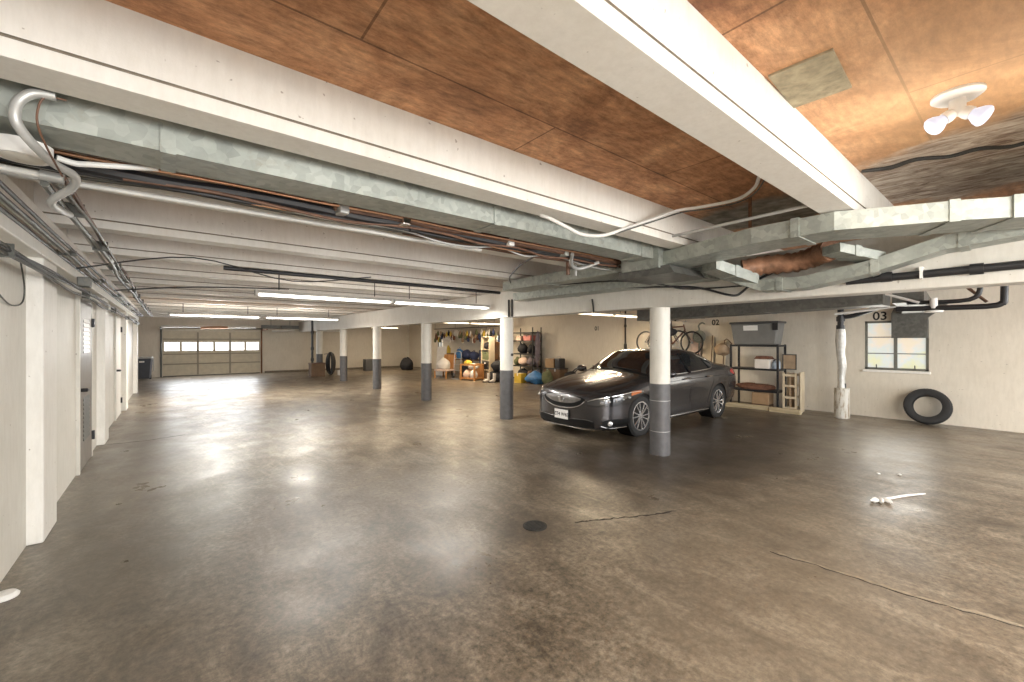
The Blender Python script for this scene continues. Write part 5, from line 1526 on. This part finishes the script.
for s in (-1, 1): sh.grid([[(s * (0.03 + 0.02 * math.sin(6 * i + 3 * v)), y, z) for v, (x, y, z) in enumerate(row)] for i, row in enumerate(P)])
sh.build('shirt_body', M['white_cloth'], t)
for s in (-1, 1): MB().tube([(0, s * 0.19, -0.46), (0.0, s * 0.27, -0.6), (0, s * 0.28, -0.78)], [0.06, 0.055, 0.05], 8).build('sleeve', M['white_cloth'], t)
# crate with cushions
t = thing('wooden_crate', 'orange-brown open wooden crate full of pale cushions among the clutter', 'crate', (9.62, 14.45, 0), 0.3)
for (x, y) in ((-0.28, -0.36), (-0.28, 0.36), (0.28, -0.36), (0.28, 0.36)): MB().box(x - 0.03, x + 0.03, y - 0.03, y + 0.03, 0, 0.66).build('corner_post', M['orange_wood'], t)
for z in (0.05, 0.60): MB().box(-0.29, -0.26, -0.36, 0.36, z, z + 0.07).box(0.26, 0.29, -0.36, 0.36, z, z + 0.07).box(-0.28, 0.28, -0.38, -0.35, z, z + 0.07).box(-0.28, 0.28, 0.35, 0.38, z, z + 0.07).build('rail', M['orange_wood'], t)
MB().box(-0.27, 0.27, -0.35, 0.35, 0.06, 0.08).build('bottom', M['orange_wood'], t)
MB().box(0.265, 0.285, -0.35, 0.35, 0.1, 0.62).build('back_panel', M['orange_wood'], t)
for k, (x, y, z, m, l) in enumerate(((-0.1, -0.17, 0.24, 'white_cloth', 'white cushion inside the crate, toward the cubby shelf'), (-0.1, 0.17, 0.24, 'pink_cloth', 'pale pink cushion inside the crate, toward the hand truck'), (0.0, -0.08, 0.56, 'white_cloth', 'white cushion on top of the others in the crate'), (0.02, 0.2, 0.70, 'yellow', 'yellow cushion lying on the crate edge'))):
    c = Matrix.Rotation(0.3, 3, 'Z') @ Vector((x, y, z))
    one(MB().blob((0, 0, 0), (0.17, 0.17 if k != 2 else 0.26, 0.18 if k < 2 else 0.12), 16, 10, 0, 30 + k, 0.06), 'cushion', M[m], l, 'cushion', (9.62 + c.x, 14.45 + c.y, c.z), 0.3, 'cushions of the crate')
# hand truck
t = thing('hand_truck', 'silver hand truck standing upright between chair and crate', 'hand truck', (9.38, 15.25, 0), 0.5)
h = MB()
for y in (-0.16, 0.16): h.tube([(0.06, y, 0.12), (0.08, y, 0.6), (0.12, y, 1.05), (0.14, y * 0.6, 1.15)], 0.016, 8)
h.tube([(0.14, -0.1, 1.15), (0.145, 0, 1.17), (0.14, 0.1, 1.15)], 0.016, 8)
for z in (0.35, 0.6, 0.85): h.cyl((0.075, -0.16, z), (0.075, 0.16, z), 0.012, 8)
h.build('frame', M['steel'], t)
MB().box(-0.2, 0.06, -0.2, 0.2, 0.01, 0.025).build('toe_plate', M['steel'], t)
for y in (-0.22, 0.22): MB().lathe([(0.09 + 0.035 * math.cos(a), 0.03 * math.sin(a)) for a in [k * PI / 4 for k in range(8)]] , 20, 0, Matrix.Translation((0.12, y, 0.127)) @ Matrix.Rotation(PI / 2, 4, 'X'), True).lathe([(0.0, -0.02), (0.06, -0.02), (0.06, 0.02), (0.0, 0.02)], 16, 0, Matrix.Translation((0.12, y, 0.127)) @ Matrix.Rotation(PI / 2, 4, 'X')).build('wheel', M['rubber'], t)
# low chair under a white sheet
t = thing('low_chair', 'low wooden chair draped with a white sheet right of the third column', 'chair', (9.3, 16.1, 0), 0.4)
for (x, y) in ((-0.3, -0.3), (-0.3, 0.3), (0.3, -0.3), (0.3, 0.3)): MB().box(x - 0.025, x + 0.025, y - 0.025, y + 0.025, 0, 0.36).build('leg', M['orange_wood'], t)
MB().box(-0.33, 0.33, -0.33, 0.33, 0.30, 0.38).build('seat', M['pink_cloth'], t, bevel=0.015)
MB().cbox((0.34, 0, 0.68), (0.06, 0.62, 0.66), 0, Matrix.Rotation(0.25, 3, 'Y')).build('backrest', M['orange_wood'], t, bevel=0.01)
one(MB().blob((0, 0, 0.2), (0.24, 0.30, 0.28), 18, 11, 0, 33, 0.10, None, 0.0), 'white_sheet', M['white_cloth'], 'white sheet heaped on the low wooden chair', 'sheet', (9.24, 16.07, 0.382), 0.4)
one(MB().box(-0.015, 0.015, -0.25, 0.25, 0, 1.35), 'leaning_board', M['white_cloth'], 'white board leaning near the third column behind the low chair', 'board', (9.75, 17.3, 0), rot=(0, math.radians(8), 0.5))
# table with blue bags behind
t = thing('folding_table', 'dark table with blue bags standing behind the hand truck', 'table', (10.7, 16.4, 0))
MB().box(-0.38, 0.38, -0.95, 0.95, 0.72, 0.76).build('tabletop', M['card_dark'], t, bevel=0.006)
for (x, y) in ((-0.33, -0.88), (-0.33, 0.88), (0.33, -0.88), (0.33, 0.88)): MB().cyl((x, y, 0), (x, y, 0.72), 0.02, 8).build('leg', M['black_metal'], t)
for k, (y, r, m, l) in enumerate(((15.75, (0.2, 0.26, 0.19), 'navy', 'navy bag on the table end nearest the shelves'), (16.35, (0.22, 0.3, 0.22), 'navy', 'larger navy bag in the middle of the dark table'), (16.95, (0.18, 0.22, 0.24), 'blue', 'bright blue bag on the far end of the dark table'))):
    bag(l, (10.6, y, 0.762), r, m, 40 + k, 0, k != 1)
carton('black crate on the floor under the dark table', (10.6, 16.1, 0), (0.5, 0.8, 0.45), 'black', 0, 'storage_bin', 'navy')
t = thing('spray_bottle', 'orange-yellow jug on a carton by the small bright window', 'jug', (10.9, 18.5, 1.0))
MB().lathe([(0.0, 0), (0.11, 0), (0.12, 0.05), (0.12, 0.22), (0.05, 0.32), (0.04, 0.38), (0.0, 0.38)], 18).build('jug_body', M['yellow'], t)
MB().tube([(0, 0.06, 0.3), (0, 0.15, 0.25), (0, 0.12, 0.12)], 0.015, 6).build('handle', M['orange_wood'], t)
carton('tall brown carton under the yellow jug by the small bright window', (10.9, 18.5, 0), (0.45, 0.5, 0.998), 'card', 0.0)

# ------------------------------------------------------------------ far corner things
t = thing('covered_heap', 'rounded black covered heap on the floor in the bare far corner', 'heap', (10.25, 21.9, 0))
MB().blob((0, 0, 0.24), (0.36, 0.50, 0.42), 22, 12, 0, 50, 0.08, None, 0.0).build('cover', M['black_fabric'], t)
carton('dark grey box by the far wall, half behind a column', (8.35, 22.6, 0), (0.45, 0.45, 0.62), 'tote_lid', 0.0, 'storage_bin', 'black')
t = thing('pump_box', 'dark brown wooden box at the foot of the distant column', 'box', (5.15, 20.35, 0))
MB().box(-0.28, 0.30, -0.25, 0.25, 0, 0.58).build('box_body', M['card_dark'], t, bevel=0.01)
MB().box(-0.30, 0.32, -0.27, 0.27, 0.58, 0.61).build('lid', M['brown_pipe'], t, bevel=0.005)
t = thing('stack_pipe', 'black vertical pipe rising behind the dark brown box', 'pipe', (5.06, 20.72, 0))
MB().cyl((0, 0, 0), (0, 0, 2.6), 0.05, 12).build('pipe_run', M['black'], t)
for z in (0.75, 1.25, 2.0): MB().cyl((0, 0, z - 0.06), (0, 0, z + 0.06), 0.07, 12).build('coupling', M['black'], t)
t = thing('hose_coil', 'black hose coil hung beside the distant column', 'hose', (5.82, 20.7, -0.012))
for k in range(7):
    MB().tube([(0.012 * k + (0.06 + 0.022 * k) * math.sin(a), 0.04 * k - 0.12, 0.56 - 0.51 * math.cos(a)) for a in lin(0, 2 * PI, 14)], 0.04, 7).build('hose_loop', M['black'], t)
MB().cyl((-0.26, 0, 1.0), (0.1, 0, 1.04), 0.012, 6).build('hook', M['iron'], t)
one(MB().lathe([(0.0, 0), (0.09, 0), (0.11, 0.22), (0.1, 0.22), (0.085, 0.02), (0.0, 0.02)], 18), 'white_bucket', M['white'], 'small white bucket beside the black hose coil', 'bucket', (6.2, 20.5, 0))
# wheelie bin
M['bin'] = mat('dark_blue_grey_bin', (0.065, 0.07, 0.085), 0.5, var=0.15, scale=6)
t = thing('trash_bin', 'dark blue-grey wheeled trash bin left of the far garage door', 'bin', (-0.86, 23.1, 0), -0.1)
MB().add([(-0.22, -0.22, 0.05), (0.22, -0.22, 0.05), (0.22, 0.22, 0.05), (-0.22, 0.22, 0.05), (-0.29, -0.29, 0.88), (0.29, -0.29, 0.88), (0.29, 0.29, 0.88), (-0.29, 0.29, 0.88)], [(0, 3, 2, 1), (4, 5, 6, 7), (0, 1, 5, 4), (1, 2, 6, 5), (2, 3, 7, 6), (3, 0, 4, 7)]).build('bin_body', M['bin'], t, bevel=0.02)
MB().prism([(-0.33, 0.88), (0.31, 0.88), (0.31, 0.91), (-0.1, 0.96), (-0.33, 0.92)], 'x', -0.32, 0.32).build('lid', M['conduit'], t, bevel=0.01)
MB().tube([(0.3, -0.26, 0.86), (0.36, -0.26, 0.84), (0.36, -0.26, 0.4), (0.3, -0.25, 0.36)], 0.018, 8).build('handle', M['conduit'], t)
for x in (-0.2, 0.2): MB().cyl((x - 0.03, 0.24, 0.1), (x + 0.03, 0.24, 0.1), 0.1, 18).build('wheel', M['rubber'], t)
MB().box(-0.08, 0.08, -0.285, -0.26, 0.72, 0.78).build('label_sticker', M['white'], t)
